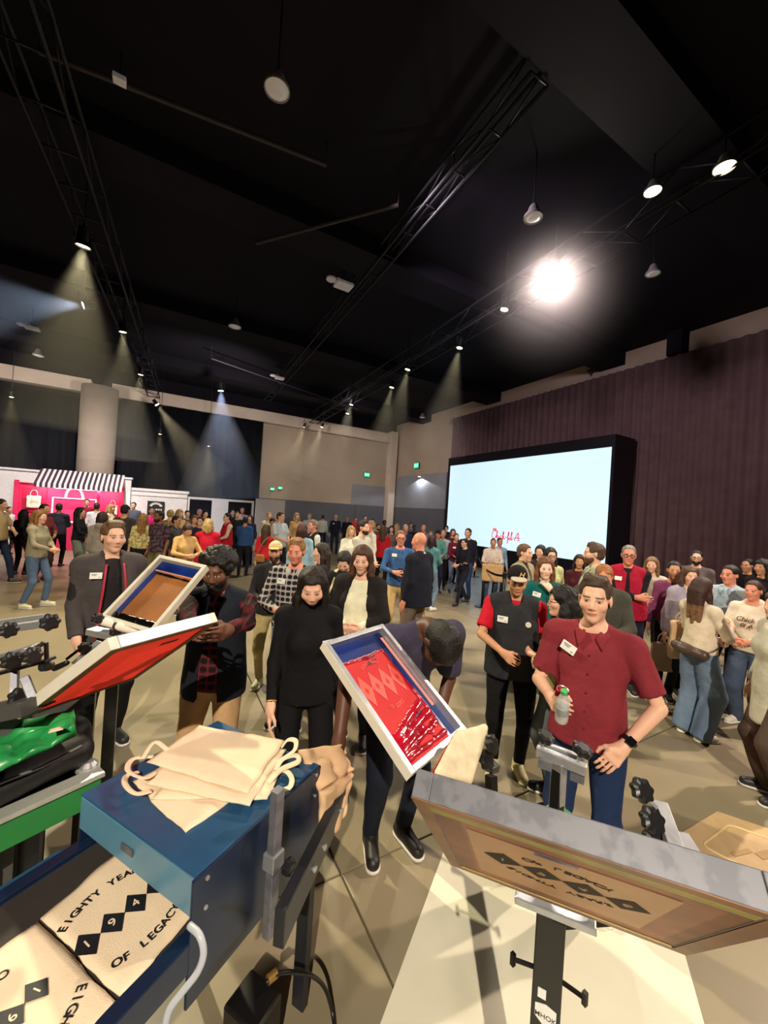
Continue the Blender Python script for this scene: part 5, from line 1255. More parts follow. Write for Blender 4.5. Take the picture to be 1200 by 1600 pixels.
def ribbon(parent, px, z, m, wdt=.010, name='handle'):
    b = MB(); b.tube(stroke([Vector(atz(a, c, z+h)) for a, c, h in px], 6), wdt, 8, .28); o = b.build(name, m, parent, smooth=True); return o
def bag(px, z, th, lab, seed, handles=(), group=None, amp=.004):
    o = cloth_slab('tote_bag', [atz(a, c, z) for a, c in px], th, m_canvas, None, seed, amp); tag(o, lab, 'bag', group)
    for h in handles: ribbon(o, h, z+th, m_canvas)
    return o
G = 'blank canvas tote bags piled on the blue dryer'
bag([(330, 1164), (424, 1206), (290, 1302), (206, 1222)], 1.101, .007, 'bottom bag of the canvas pile on the blue dryer, its corner pointing to the camera', 1, [((420, 1212, .0), (444, 1204, .02), (456, 1216, .02), (450, 1232, .01), (424, 1236, 0))], G)
bag([(318, 1158), (440, 1196), (418, 1250), (236, 1250)], 1.110, .007, 'second canvas bag from the bottom of the pile on the blue dryer', 2, [((216, 1206, .0), (198, 1212, .012), (196, 1226, .02), (212, 1240, .02), (236, 1236, .0))], G)
bag([(300, 1148), (448, 1172), (390, 1260), (226, 1226)], 1.119, .007, 'canvas bag just under the top one of the pile on the blue dryer', 3, [((430, 1204, .0), (442, 1186, .02), (462, 1180, .03), (466, 1190, .02), (440, 1202, .01), (418, 1224, 0)), ((240, 1182, 0), (208, 1186, .01), (200, 1204, .02), (226, 1216, .02), (244, 1206, 0))], G)
bag([(311, 1134), (446, 1158), (387, 1240), (228, 1192)], 1.130, .007, 'top canvas bag of the pile on the blue dryer, lying flat and smooth', 4, [((440, 1168, .0), (450, 1156, .03), (462, 1158, .04), (460, 1172, .03), (444, 1184, .01), (432, 1190, 0)), ((262, 1172, 0), (246, 1160, .012), (236, 1164, .01), (222, 1186, 0))], G)
# printed totes on the belt
m_ink = mat('black_print', (20, 22, 30), .6)
def printed(px, cs_px, digits, lab, seed, words, flip=False):
    z = ZB+.002; o = cloth_slab('tote_bag', [atz(a, c, z) for a, c in px], .010, m_canvas, None, seed, .0022); tag(o, lab, 'bag', 'printed tote bags on the dryer belt')
    zt_ = z+.0138; p0 = Vector(atz(*cs_px[0], zt_)); p1 = Vector(atz(*cs_px[-1], zt_)); k = len(cs_px)-1; st = (p1-p0).length/k; F_ = plane_frame(p0, p1-p0, Vector((0, 0, 1)).cross(p1-p0))
    diamonds(m_ink, m_canvas, o, F_, [(st*i, 0) for i in range(4)], st*.49, digits)
    for tx, up in words: arc_text(tx, .030, m_ink, o, F_, (st*1.5, -.078*up), .20, -.10*(len(tx)-1)/2, .10, 'lettering', up)
printed([(200, 1320), (330, 1398), (192, 1562), (62, 1438)], [(136, 1476), (176, 1442), (212, 1411)], '1946', 'canvas tote on the dryer belt printed with 1946 in black diamonds, next to the hood', 11, (('EIGHTY YEARS', 1), ('OF LEGACY', -1)))
printed([(58, 1444), (186, 1570), (20, 1790), (-150, 1590)], [(57, 1547), (18, 1590)], '1946', 'canvas tote on the dryer belt at the bottom left corner, its print upside down', 12, (('EIGHTY YEARS', 1), ('OF LEGACY', -1)))
# tan tote held behind the dryer corner
t = thing('tote_bag', 'peach tote bag dangling from the hand of the bending man behind the dryer', 'bag', atd(512, 1240, 1.62))
mp_ = mat('peach_canvas', (222, 182, 142), .9, bump=.3, bscale=200)
cloth_slab('bag_body', [W_(t, 462, 1174, 1.52), W_(t, 528, 1166, 1.72), W_(t, 548, 1206, 1.68), W_(t, 497, 1238, 1.48)], .02, mp_, t, 5, .03)
cloth_slab('bag_fold', [W_(t, 497, 1236, 1.47), W_(t, 548, 1204, 1.67), W_(t, 530, 1272, 1.62), W_(t, 500, 1322, 1.45)], .02, mp_, t, 6, .03)
b = MB(); b.tube(stroke([W_(t, 520, 1172, 1.70), W_(t, 524, 1160, 1.74), W_(t, 534, 1160, 1.74), W_(t, 540, 1178, 1.72)]), .008, 8, .4); b.build('handle', m_canvas2, t)

# --- the green conveyor with its black bag, left
Gz = .92
g0 = Vector(atz(165, 1206, Gz)); g1 = Vector(atz(0, 1281, Gz)); dg_ = (g1-g0).normalized(); ng = Vector((-dg_.y, dg_.x, 0))
if ng.dot(Vector((cf[0], cf[1], 0))) < 0: ng = -ng
t = thing('conveyor_dryer', 'green conveyor table with grey steel rim at the left edge, under the black bag', 'dryer', (g0.x, g0.y, 0))
Rg = Matrix((dg_, ng, Z_)).transposed() if dg_.cross(ng).z > 0 else Matrix((dg_, -ng, Z_)).transposed(); sg_ = 1 if dg_.cross(ng).z > 0 else -1
m_green = mat('press_green', (30, 120, 56), .4, var=.15)
def gb(name, x0, x1, y0, y1, z0, z1, m, bev=.003):
    b = MB(); b.box(dg_*(x0+x1)/2+ng*(y0+y1)/2+Z_*(z0+z1)/2, (x1-x0, abs(y1-y0), z1-z0), Rg, bev); return b.build(name, m, t)
gb('rim', -.0, 1.6, 0, .07, Gz-.02, Gz, mat('rim_steel', (186, 190, 182), .4, metal=.5)); gb('rim', 0, .07, .07, .60, Gz-.02, Gz, mat('rim_steel', (186, 190, 182), .4, metal=.5))
gb('side_panel', .01, 1.6, .01, .03, Gz-.13, Gz-.02, m_green); gb('side_panel', .01, .03, .03, .58, Gz-.13, Gz-.02, m_green); gb('belt', .05, 1.6, .05, .60, Gz-.06, Gz-.045, mat('belt_dark', (46, 40, 36), .8))
gb('lower_rail', .25, 1.6, .0, .03, Gz-.42, Gz-.39, m_green); gb('motor_box', .35, .62, .08, .40, Gz-.40, Gz-.22, m_blk); gb('gear_case', .7, 1.0, .1, .34, Gz-.38, Gz-.26, mat('machine_grey', (74, 72, 70), .5))
for x in (.05, 1.5):
    for y in (.03, .56): gb('leg', x-.02, x+.02, y-.02, y+.02, 0, Gz-.13, m_steel)
b = MB(); b.lathe([(.035, 0), (.035, .006), (.02, .02), (.0, .022)], n=18, M=Matrix.Translation(Vector(atz(139, 1196, Gz))-Vector((g0.x, g0.y, 0)))); b.build('knob', m_alu, t)
bp = Vector(atz(62, 1236, Gz)); t = thing('duffel_bag', 'black padded duffel bag lying on the green conveyor table', 'bag', (bp.x, bp.y, Gz))
aa = Vector(atz(128, 1205, Gz))-Vector(t.location); cc_ = Vector(atz(-60, 1300, Gz))-Vector(t.location); aa.z = cc_.z = 0; off_ = ng*.17
V, Q = sdf_mesh([rc(aa+Z_*.055+ng*.06, cc_+Z_*.055+ng*.06, .058, .06, k=.05), rc(aa+off_+Z_*.085, cc_+off_+Z_*.09, .085, .09, k=.06), rc(aa+off_*1.9+Z_*.06, cc_+off_*1.9+Z_*.06, .06, k=.06)], .012)
V = V+vnormals(V, Q)*(folds(V*1.6, 12, 6)*.009)[:, None]; V[:, 2] = np.maximum(V[:, 2], .001)
link('bag_body', mesh_from('bag_body', V, Q, mat('black_nylon', (16, 15, 17), .55, bump=.3, bscale=25)), t)
b = MB(); b.tube(stroke([aa+ng*.02+Z_*.10, aa*.6+cc_*.4+ng*.0+Z_*.10, aa*.3+cc_*.7+ng*.0+Z_*.11, cc_+ng*.02+Z_*.1]), .010, 8, .5); b.build('strap', mat('black_nylon', (16, 15, 17), .55), t)
# green cover sheet behind it
t = thing('green_cover', 'crumpled green plastic cover below the red screen held at the left', 'cover', atd(50, 1150, 1.45))
o = cloth_slab('sheet', [W_(t, -50, 1230, 1.3), W_(t, 120, 1150, 1.5), W_(t, 118, 1112, 1.6), W_(t, -50, 1160, 1.5)], .006, mat('green_plastic', (40, 150, 78), .35, var=.25, scale=8), t, 8, .05)
o = cloth_slab('loose_slip', [W_(t, 75, 1146, 1.42), W_(t, 98, 1140, 1.44), W_(t, 94, 1135, 1.46), W_(t, 76, 1140, 1.45)], .002, m_canvas, t, 9, .001, 6)
b = MB(); b.beam(W_(t, -40, 1150, 1.6), W_(t, 116, 1108, 1.66), .10, .04); b.build('tray', m_blk, t)
p0 = W_(t, 60, 1130, 1.62); b = MB(); b.beam(p0, (p0.x, p0.y, -t.location.z), .07, .07, (1, 0, 0)); b.build('post', m_blk, t)
# ---------------------------------------------------------------- the people
BL = (22, 20, 24); DN = (32, 38, 60); JEAN = (74, 92, 120); LJ = (112, 130, 152); KH = (178, 150, 108); WH = (228, 222, 212)
BRN = (62, 40, 26); DK = (28, 20, 16); BLD = (196, 160, 100); GRY = (140, 134, 128); RD = (186, 26, 44)
P = person
# nearest
man_red = P('young man in a maroon short-sleeved shirt holding a bottle and a red can', 932, 903, d=2.15, face=-6, skin='light', hair='quiff', hc=(78, 56, 40), top_c=(128, 42, 52), sleeve='short', collar='collar',
    hem=.885, legs_c=(28, 46, 82), armL=((.17, -.13, .965), (1, .35, .1), (-.2, .3, 1), .45), armR=((.14, -.27, 1.16), (.55, .5, -1), (-.25, .2, 1), .95), badge=(-.10, 1.375, 22), hpitch=0, hyaw=0, belly=.02, w=1.10, shoe_c=(30, 28, 30), legs='back')
man_cap = P('man in a black cap and black quilted vest over a red short-sleeved shirt', 808, 900, feet=1205, face=6, skin='tan', hair='short', hc=DK, top_c=(196, 22, 44), sleeve='short', over='vest', over_c=(40, 40, 44), over_sleeve=None, over_hem=.84,
    legs_c=(16, 15, 18), w=1.22, belly=.07, armR=((.10, -.30, 1.10), (1, .2, -.6), (-.2, .2, 1), 1.0), armL='down', cap=((22, 21, 22), (188, 176, 160)), badge=(-.11, 1.33, 0), beard=None, legs='stand', shoe_c=(222, 214, 160), sole_c=(232, 228, 190), hpitch=8, H=1.72)
bent = P('man in a dark purple-grey T-shirt and navy trousers bending over the press', 640, 985, d=2.3, face=24, skin='dark', hair='buzz', hc=(20, 15, 13), top_c=(62, 56, 76), sleeve='short', legs_c=(24, 28, 42), bend=50, hpitch=42, hyaw=0, H=1.90, w=1.12,
    loc=tuple(atz(606, 1322, 0)[:2]), armR=('w', atd(529, 1160, 1.74), (1, .3, 0), (0, .3, 1), .5), armL=((.12, -.30, 1.0), (1, .3, 0), (0, .3, 1), .5), shoe_c=(30, 24, 22), sole_c=(214, 208, 198), legs='stand')
w_black = P('woman with dark wavy hair in a black turtleneck and black trousers looking down', 490, 883, d=2.5, face=6, sex='f', skin='light', hair='wavy', hc=(34, 22, 18), top_c=(16, 15, 17), collar='turtle', legs_c=(17, 16, 18), hpitch=20, hyaw=-4,
    armR='down_fwd', armL='down', badge=(.11, 1.28, -4), hem=.88, w=1.06)
man_grey = P('young man in a grey zip jacket with red lining, left of the brown-ink screen', 178, 810, d=3.25, face=14, skin='light', hair='side', hc=(110, 80, 54), top_c=(36, 32, 34), over='jacket', over_c=(72, 66, 66), over_open=.085, legs_c=(22, 20, 22),
    armR='down_fwd', armL='down', badge=(-.12, 1.36, 0), H=1.88, hyaw=4)
man_vest = P('man with an afro in a dark vest over maroon plaid, holding a screen', 347, 853, d=2.5, face=-16, skin=(104, 68, 50), hair='afro', hc=(22, 17, 14), top_c=(92, 28, 36), top_kind='plaid', top_c2=(30, 16, 20), over='vest', over_c=(24, 28, 38), over_sleeve=None, over_open=.05, over_hem=.84,
    legs_c=(190, 152, 110), hpitch=14, hyaw=-4, beard=(20, 15, 13), armR=('w', atd(302, 985, 1.98), (1, .2, -.7), (0, .3, 1), .8), armL=('w', atd(356, 985, 2.0), (1, .2, -.7), (0, .3, 1), .9), H=1.80)
# second row, middle
w_cream = P('woman with short brown hair in a cream top and open dark jacket, hands clasped', 568, 849, d=3.5, face=-14, sex='f', skin='light', hair='bob', hc=(84, 50, 32), top_c=(232, 226, 196), collar='scoop', over='jacket', over_c=(32, 28, 27), over_open=.13, over_hem=.82, legs_c=(40, 48, 66),
    armL='clasp', armR='clasp', w=1.15, belly=.03, hyaw=4, hpitch=4, shoe_c=(30, 30, 32), H=1.78)
man_plaid = P('fair-haired man in a black and white plaid shirt holding a dark phone in both hands', 465, 842, d=3.75, face=-14, skin='red', hair='side', hc=(166, 120, 70), top_c=(168, 160, 158), top_kind='plaid', top_c2=(40, 38, 42), collar='collar', legs_c=(96, 110, 134), armL='phone', armR='phone', badge=(-.10, 1.36, 2), hpitch=6, w=1.08)
P('bearded man in a beige cap, black sweater and khaki trousers behind the plaid shirt', 431, 848, d=4.5, face=-8, skin='olive', hair='buzz', hc=DK, top_c=(36, 34, 36), legs_c=(176, 158, 112), armR='front', cap=((214, 190, 140), (206, 180, 128)), beard=(60, 42, 30), shoe_c=(212, 214, 180), w=1.12)
P('woman with long straight dark hair in profile behind the dark wavy-haired woman', 503, 859, d=4.9, face=-80, sex='f', skin='light', hair='longer', hc=(48, 32, 24), top_c=(40, 34, 32), legs_c=DN, armR='front', H=1.66)
P('woman with dark hair looking down, beside the woman in the cream top', 541, 858, d=4.4, face=-12, sex='f', skin='light', hair='ponytail', hc=(34, 24, 20), top_c=(26, 24, 26), legs_c=BL, over='scarf_top', over_c=(204, 196, 150), over_open=.14, over_sleeve=None, over_hem=1.1, hpitch=28, armL='phone', armR='phone', H=1.66)
w_teal = P('ginger-haired woman in a dark teal scrub top with one hand at her neck', 853, 867, d=4.2, face=10, sex='f', skin='pale', hair='long', hc=(122, 74, 46), top_c=(18, 92, 92), sleeve='short', collar='scoop', legs_c=(18, 84, 84), armL='face', armR='down', badge=(-.09, 1.36, 10), H=1.72)
w_glass = P('woman with glasses and black curly hair in an olive T-shirt, arms folded, facing left', 881, 919, d=2.9, face=-72, sex='f', skin='light', hair='curly', hc=(20, 16, 16), top_c=(176, 164, 118), sleeve='short', legs_c=(104, 112, 116), armL='cross', armR='cross', glasses=True, shoe_c=(24, 24, 26), sole_c=(232, 228, 222), H=1.62, w=1.05)
man_ging = P('balding ginger man in a dark olive jacket looking down behind the maroon shirt', 943, 878, d=3.75, face=8, skin='red', hair='thin', hc=(176, 112, 62), top_c=(60, 56, 52), over='jacket', over_c=(70, 68, 60), over_open=.03, legs_c=BL, hpitch=26, armL='front', armR='phone')
man_big = P('tall bearded man in a pale green-grey shirt in profile behind the balding man', 930, 850, d=4.7, face=-78, skin='light', hair='side', hc=(92, 66, 48), top_c=(174, 180, 160), beard=(104, 72, 52), legs_c=DN, collar='collar', w=1.25, belly=.05)
man_olive = P('man in an olive bomber jacket with a dark collar in profile before the screen', 820, 852, d=5.4, face=62, skin='light', hair='short', hc=(112, 82, 58), top_c=(60, 48, 42), collar='turtle', over='jacket', over_c=(150, 142, 112), over_open=.03, legs_c=BL, armL='front', H=1.78)
P('woman with black hair and glasses in a yellow-green striped sweater before the screen', 861, 854, d=5.9, face=20, sex='f', skin='light', hair='long', hc=(30, 24, 24), top_c=(208, 206, 150), top_kind='stripes', top_c2=(150, 156, 110), legs_c=BL, glasses=True, H=1.72)
P('dark-haired woman half hidden left of the striped sweater, before the screen', 845, 854, d=6.8, face=-20, sex='f', skin='light', hair='long', hc=(24, 20, 22), top_c=(60, 44, 52), legs_c=BL, H=1.70)
P('man with glasses in a bright maroon fleece vest with black sleeves, arms folded', 983, 853, d=5.0, face=4, skin='red', hair='buzz', hc=GRY, top_c=(24, 22, 26), over='vest', over_c=(158, 18, 48), over_sleeve=None, over_open=.02, over_hem=.88, legs_c=(18, 20, 40), armL='cross', armR='cross', glasses=True, badge=(-.10, 1.36, 0), w=1.12, belly=.03)
P('woman with light brown hair in a cream jacket right of the maroon fleece vest', 1019, 872, d=5.8, face=-4, sex='f', skin='light', hair='long', hc=(140, 104, 74), top_c=(210, 196, 178), legs_c=BL, armL='front', armR='front', H=1.68)
P('dark-haired person in a purple top behind the woman in the lavender cardigan', 1054, 878, d=5.0, face=6, sex='f', skin='tan', hair='short', hc=(24, 18, 20), top_c=(120, 58, 92), legs_c=BL, H=1.70)
w_lav = P('woman with long brown hair in a lavender cardigan carrying a tote low at her side', 1078, 886, feet=1100, face=24, sex='f', skin='light', hair='longer', hc=(84, 56, 38), top_c=(222, 206, 186), over='cardigan', over_c=(158, 150, 168), over_open=.08, over_hem=.80, legs_c=(20, 22, 34), armR='down', armL='front', shoe_c=(36, 30, 30), sole_c=(236, 226, 214), legs='step', H=1.67)
P('bearded man with glasses in a brown-grey shirt standing before the plum curtain', 1089, 861, d=6.5, face=0, skin='light', hair='short', hc=DK, top_c=(96, 84, 84), collar='collar', legs_c=BL, beard=DK, glasses=True, w=1.15)
w_back = P('long-haired woman in a fitted cream sweater and wide jeans, seen from behind', 1098, 904, feet=1150, face=142, sex='f', skin='light', hair='longer', hc=(66, 38, 32), hair_tip=(132, 92, 62), top_c=(214, 196, 174), hem=.94, legs_c=(104, 122, 148), leg_w=1.75, armR='holdhigh', armL='front', shoe_c=(238, 224, 206), sole_c=(240, 228, 212), H=1.63)
P('man in a pale blue shirt with a dark backpack strap looking left', 1142, 883, d=4.7, face=-28, skin='red', hair='short', hc=DK, top_c=(168, 184, 196), collar='collar', legs_c=DN, armL='down', H=1.72, w=1.15)
w_script = P('older short-haired woman in a cream sweatshirt with dark script and jeans', 1178, 916, d=4.25, face=-18, sex='f', skin='red', hair='short', hc=(70, 44, 34), top_c=(220, 204, 186), legs_c=(70, 82, 104), leg_w=1.5, collar='hood', armL='front', armR='front', shoe_c=(232, 220, 206), H=1.6)
P('person in dark clothes in the shadow behind the cream sweatshirt', 1192, 874, d=5.9, face=-30, skin='tan', hair='curly', hc=(18, 14, 16), sex='f', top_c=(30, 22, 28), legs_c=BL, H=1.74)
P('dark-haired person in the shadow right of the pale blue shirt', 1168, 892, d=6.6, face=-30, skin='tan', hair='short', hc=(20, 16, 18), top_c=(36, 26, 32), legs_c=BL, H=1.70)
P('person in a pale fleece coat cut off by the right edge of the picture', 1224, 905, d=3.1, face=-60, sex='f', skin='light', hair='bob', hc=(120, 84, 56), top_c=(176, 170, 154), over='coat', over_c=(190, 184, 168), over_open=.0, over_hem=.62, legs_c=(84, 66, 58), leg_w=1.3, armR='down', H=1.66)
# middle distance, centre
man_blue = P('man with glasses in a blue quarter-zip with pale shoulders and khaki trousers', 627, 830, d=6.3, face=4, skin='red', hair='short', hc=(120, 90, 64), top_c=(58, 92, 140), collar='collar', legs_c=(206, 174, 118), armR='phone', armL='down', glasses=True, badge=(-.09, 1.38, 0), w=1.08)
man_bald = P('bald man in a navy jacket and taupe trousers seen in profile, holding a yellowish tote', 657, 829, d=5.3, face=-122, skin='red', hair='bald', hc=GRY, top_c=(200, 196, 190), over='jacket', over_c=(24, 26, 38), over_open=.0, over_hem=.82, legs_c=(112, 96, 84), armL='down', armR='down', H=1.86, w=1.22, belly=.04, collar='collar')
man_beard = P('dark-bearded man in a pale grey pullover facing right', 568, 814, d=7.2, face=58, skin='light', hair='side', hc=(46, 30, 22), top_c=(188, 182, 166), beard=(56, 34, 24), legs_c=DN, armL='front', armR='front', w=1.12, H=1.93)
P('fair man in a white shirt facing the dark-bearded man', 580, 816, d=9.2, face=-70, skin='red', hair='thin', hc=(190, 150, 104), top_c=(232, 228, 214), legs_c=BL, armR='front', H=1.9)
P('blonde woman in a white hooded sweater left of the dark-bearded man', 549, 823, d=8.6, face=10, sex='f', skin='light', hair='bob', hc=(212, 180, 116), top_c=(228, 224, 206), collar='hood', legs_c=BL, armL='front', armR='front')
P('woman in a red shirt seen from behind with brown hair and black trousers', 599, 822, d=10.5, face=170, sex='f', skin='light', hair='long', hc=(88, 52, 36), top_c=(190, 28, 44), legs_c=BL)
P('person with reddish dark hair in a teal jacket from behind, right of the bald man', 676, 838, d=8.6, face=150, sex='f', skin='tan', hair='bob', hc=(50, 18, 34), top_c=(92, 142, 148), legs_c=LJ, armR='front', shoe_c=WH)
P('man in a dark cap and teal sweater right of the reddish-haired person', 685, 829, d=10.6, face=20, skin='tan', hair='short', hc=DK, top_c=(92, 150, 146), cap=((30, 30, 38), (30, 30, 38)), legs_c=DN, armL='front')
P('grey-haired man in a pale shirt right of the teal sweater', 693, 829, d=11.2, face=-10, skin='red', hair='short', hc=(168, 160, 156), top_c=(168, 180, 184), legs_c=BL)
P('young person in a maroon sweater by the screen corner', 713, 834, feet=926, face=20, sex='f', skin='light', hair='short', hc=(120, 70, 44), top_c=(102, 24, 44), legs_c=LJ, armL='front', armR='front', badge=(-.08, 1.34, 0), shoe_c=BL, H=1.66)
P('brown-haired girl behind the maroon sweater by the screen corner', 708, 827, d=12.2, face=10, sex='f', skin='light', hair='long', hc=(118, 74, 50), top_c=(90, 40, 50), legs_c=BL)
P('tall young man in a black shirt and blue jeans by the screen corner', 732, 826, feet=937, face=-24, skin='light', hair='short', hc=(70, 48, 36), top_c=(30, 32, 44), legs_c=(46, 66, 110), armR='front', sleeve='long', shoe_c=BL)
P('boy with dark hair in a black jacket in front of the tall young man', 727, 841, d=9.3, face=-50, skin='light', hair='short', hc=(26, 20, 20), top_c=(28, 28, 40), legs_c=(36, 36, 46), armR='front', armL='front', legs='walk', H=1.6)
man_hoodie = P('balding man in a cream hoodie holding a large tan tote before the screen', 771, 844, feet=946, face=4, skin='tan', hair='thin', hc=(60, 44, 38), top_c=(222, 206, 190), collar='hood', legs_c=(72, 92, 116), armL='clasp', armR='clasp', H=1.64, w=1.1)
P('person in a light blue shirt directly behind the cream hoodie', 781, 845, d=10.4, face=20, skin='red', hair='short', hc=(70, 46, 46), top_c=(150, 178, 206), legs_c=DN, H=1.62)
P('dark-haired person at the foot of the screen, behind the tall bearded man', 906, 868, d=6.2, face=0, sex='f', skin='tan', hair='long', hc=(38, 20, 24), top_c=(70, 24, 34), legs_c=BL, H=1.62)
# centre back
G2 = 'guests in the middle of the far floor'
P('burly man in a white polo and dark jeans, beside the woman in the red sweater', 439, 799, d=10.5, face=52, skin='light', hair='short', hc=(84, 58, 42), top_c=(214, 220, 226), sleeve='short', legs_c=(30, 34, 52), armL='front', armR='front', w=1.25, belly=.06, H=1.95)
w_red = P('woman with long brown hair in a red sweater with a tan cross-body bag, from behind', 417, 820, feet=938, face=150, sex='f', skin='light', hair='longer', hc=(80, 50, 34), top_c=(190, 30, 42), hem=.96, legs_c=(46, 64, 88), armR='front', shoe_c=WH)
P('woman with auburn hair in a light blue and grey top seen from behind', 473, 815, d=7.6, face=172, sex='f', skin='light', hair='bob', hc=(66, 24, 20), top_c=(150, 180, 196), legs_c=LJ, H=1.78, w=1.15)
P('grey-haired man in a black vest over a pale shirt, in profile', 491, 811, d=8.2, face=-66, skin='red', hair='side', hc=(142, 124, 104), top_c=(210, 204, 196), over='vest', over_c=(28, 28, 32), over_sleeve=None, legs_c=BL, H=1.85)
P('man in a white sweater and dark jeans from behind, near the grey wall', 505, 805, feet=861, face=165, skin='light', hair='short', hc=(70, 60, 54), top_c=(222, 218, 208), legs_c=(38, 46, 66))
P('man in a navy sweatshirt standing near the grey wall, holding a white bag', 525, 804, feet=866, face=0, skin='light', hair='thin', hc=(190, 170, 140), top_c=(28, 34, 52), legs_c=(34, 40, 56), badge=(-.08, 1.35, 0))
P('man in a dark blue jacket right of the navy sweatshirt man', 543, 807, d=19, face=-10, skin='red', hair='thin', hc=(150, 110, 90), top_c=(26, 34, 56), legs_c=BL)
P('person in a red and white top far off by the corner pilaster', 556, 808, d=20.5, face=20, skin='red', hair='short', hc=BRN, top_c=(204, 60, 70), legs_c=BL)
P('blonde woman in a tan sweater at the end of the white panel', 464, 802, d=14, face=20, sex='f', skin='light', hair='bob', hc=(206, 168, 110), top_c=(200, 158, 110), legs_c=BL)
P('man in a pale shirt far back, above the auburn hair', 484, 802, d=15.5, face=0, skin='light', hair='short', hc=(190, 160, 116), top_c=(206, 200, 206), legs_c=BL)
P('blond man in a cream shirt in front of the free-standing white panel', 421, 801, d=13.5, face=10, skin='light', hair='short', hc=(204, 170, 104), top_c=(226, 216, 184), legs_c=BL)
P('person in a dark cap and yellowish jacket by the free-standing panel', 426, 806, d=12, face=40, skin='tan', hair='short', hc=DK, top_c=(200, 180, 120), cap=((70, 44, 34), (70, 44, 34)), legs_c=BL, H=1.72)
for lab, px, top, d, face, kw in (
    ('dark-haired man in a white shirt far back left of the red-shirt woman', 583, 811, 19, 0, dict(hc=DK, top_c=(200, 196, 190))),
    ('dark-skinned man in a grey shirt behind the red-shirt woman', 601, 813, 15.5, 10, dict(skin='dark', hc=DK, top_c=(90, 92, 100))),
    ('bearded man in brown just left of the red-shirt woman', 591, 819, 13.5, 30, dict(skin='tan', hc=DK, top_c=(92, 66, 54), beard=DK)),
    ('dark-haired woman facing the camera right of the red-shirt woman', 612, 822, 12.5, 0, dict(sex='f', skin='light', hair='long', hc=DK, top_c=(120, 96, 92), armR='front')),
    ('blonde woman in a beige coat above the blue quarter-zip man', 620, 818, 14.5, -30, dict(sex='f', hair='long', hc=(190, 156, 118), top_c=(180, 160, 140))),
    ('grey-haired man in a navy jacket right of the beige coat', 634, 820, 11.8, 20, dict(skin='red', hc=(190, 186, 184), top_c=(34, 48, 78), w=1.15)),
    ('man with dark hair in a grey-blue shirt near the far wall, right of centre', 642, 817, 17, 0, dict(skin='tan', hc=DK, top_c=(92, 100, 120))),
    ('man with black hair in a black jacket behind the bald man', 648, 821, 14.8, 0, dict(skin='dark', hc=(16, 14, 16), top_c=(26, 28, 38))),
    ('bald man in a grey sweater behind the bald man in navy', 662, 820, 12.6, -10, dict(skin='red', hair='bald', hc=GRY, top_c=(120, 116, 120))),
    ('fair woman in a pink top right of the bald man in navy', 673, 830, 13.8, 10, dict(sex='f', hair='long', hc=(180, 130, 90), top_c=(190, 150, 150))),
    ('woman in a dark dress near the far wall by the screen edge', 698, 822, 17.5, -20, dict(sex='f', hair='bun', hc=DK, top_c=(44, 40, 52))),
    ('man in a burgundy shirt near the far wall under the exit sign', 571, 806, 21, 20, dict(hc=BRN, top_c=(96, 36, 44)))):
    P(lab, px, top, d=d, face=face, legs_c=BL, **kw)
# left of the middle
P('person in a long red coat with a blonde hood of hair, seen from behind', 326, 808, d=8.0, face=168, sex='f', skin='light', hair='bob', hc=(222, 186, 122), top_c=(190, 24, 48), over='coat', over_c=(194, 26, 52), over_hem=.72, legs_c=BL, w=1.2, armL='front', armR='front', H=1.74)
P('young man in a red varsity jacket with cream sleeves facing left', 356, 802, feet=907, face=-70, skin='light', hair='short', hc=DK, top_c=(224, 200, 170), over='vest', over_c=(186, 24, 46), over_sleeve=None, over_hem=.90, legs_c=(40, 52, 78), armL='front', armR='front', shoe_c=WH, legs='step')
P('man in a blue jacket and dark trousers seen from behind, right of the varsity jacket', 384, 808, feet=900, face=164, skin='olive', hair='short', hc=(26, 22, 26), top_c=(52, 84, 138), legs_c=(36, 34, 42), armL='front', shoe_c=BL, w=1.15)
P('person in a black shirt between the varsity jacket and the blue jacket', 371, 800, d=14, face=10, skin='light', hair='short', hc=(150, 120, 90), top_c=(30, 30, 40), legs_c=BL)
P('woman in a tan top with dark bun, looking down at a black phone', 292, 814, d=7.2, face=20, sex='f', skin='tan', hair='bun', hc=(60, 34, 28), top_c=(196, 156, 100), legs_c=BL, hpitch=30, armL='phone', armR='phone', H=1.7)
P('person in a dark grey hoodie leaning forward, left of the tan top', 276, 806, d=9.2, face=60, skin='tan', hair='short', hc=DK, top_c=(84, 82, 86), collar='hood', legs_c=(60, 62, 74), armL='front', H=1.72)
man_tee = P('bearded man in a dark patterned T-shirt and olive trousers facing left', 250, 790, d=8.4, face=-52, skin='brown', hair='short', hc=DK, top_c=(44, 34, 42), top_kind='blotch', top_c2=(88, 66, 78), sleeve='short', beard=DK, legs_c=(104, 96, 70), w=1.15, H=1.84)
P('person in a camouflage tan jacket behind the patterned T-shirt', 267, 797, d=10.4, face=150, skin='light', hair='short', hc=(196, 160, 90), top_c=(184, 152, 100), top_kind='blotch', top_c2=(120, 92, 60), legs_c=(66, 54, 48))
w_flan = P('woman with long light brown hair in a yellow-grey flannel shirt, from behind', 224, 797, d=8.9, face=170, sex='f', skin='light', hair='longer', hc=(160, 112, 60), top_c=(214, 196, 130), top_kind='blotch', top_c2=(150, 140, 104), hem=.95, legs_c=(28, 28, 36), H=1.74)
P('person in a bright pink shirt in front of the black sign', 238, 793, d=12.5, face=0, skin='tan', hair='short', hc=DK, top_c=(220, 50, 120), legs_c=BL)
P('person in a black cap and dark jacket left of the flannel shirt', 196, 790, d=9.2, face=150, skin='tan', hair='short', hc=DK, top_c=(58, 52, 54), cap=((34, 32, 36), (34, 32, 36)), legs_c=BL)
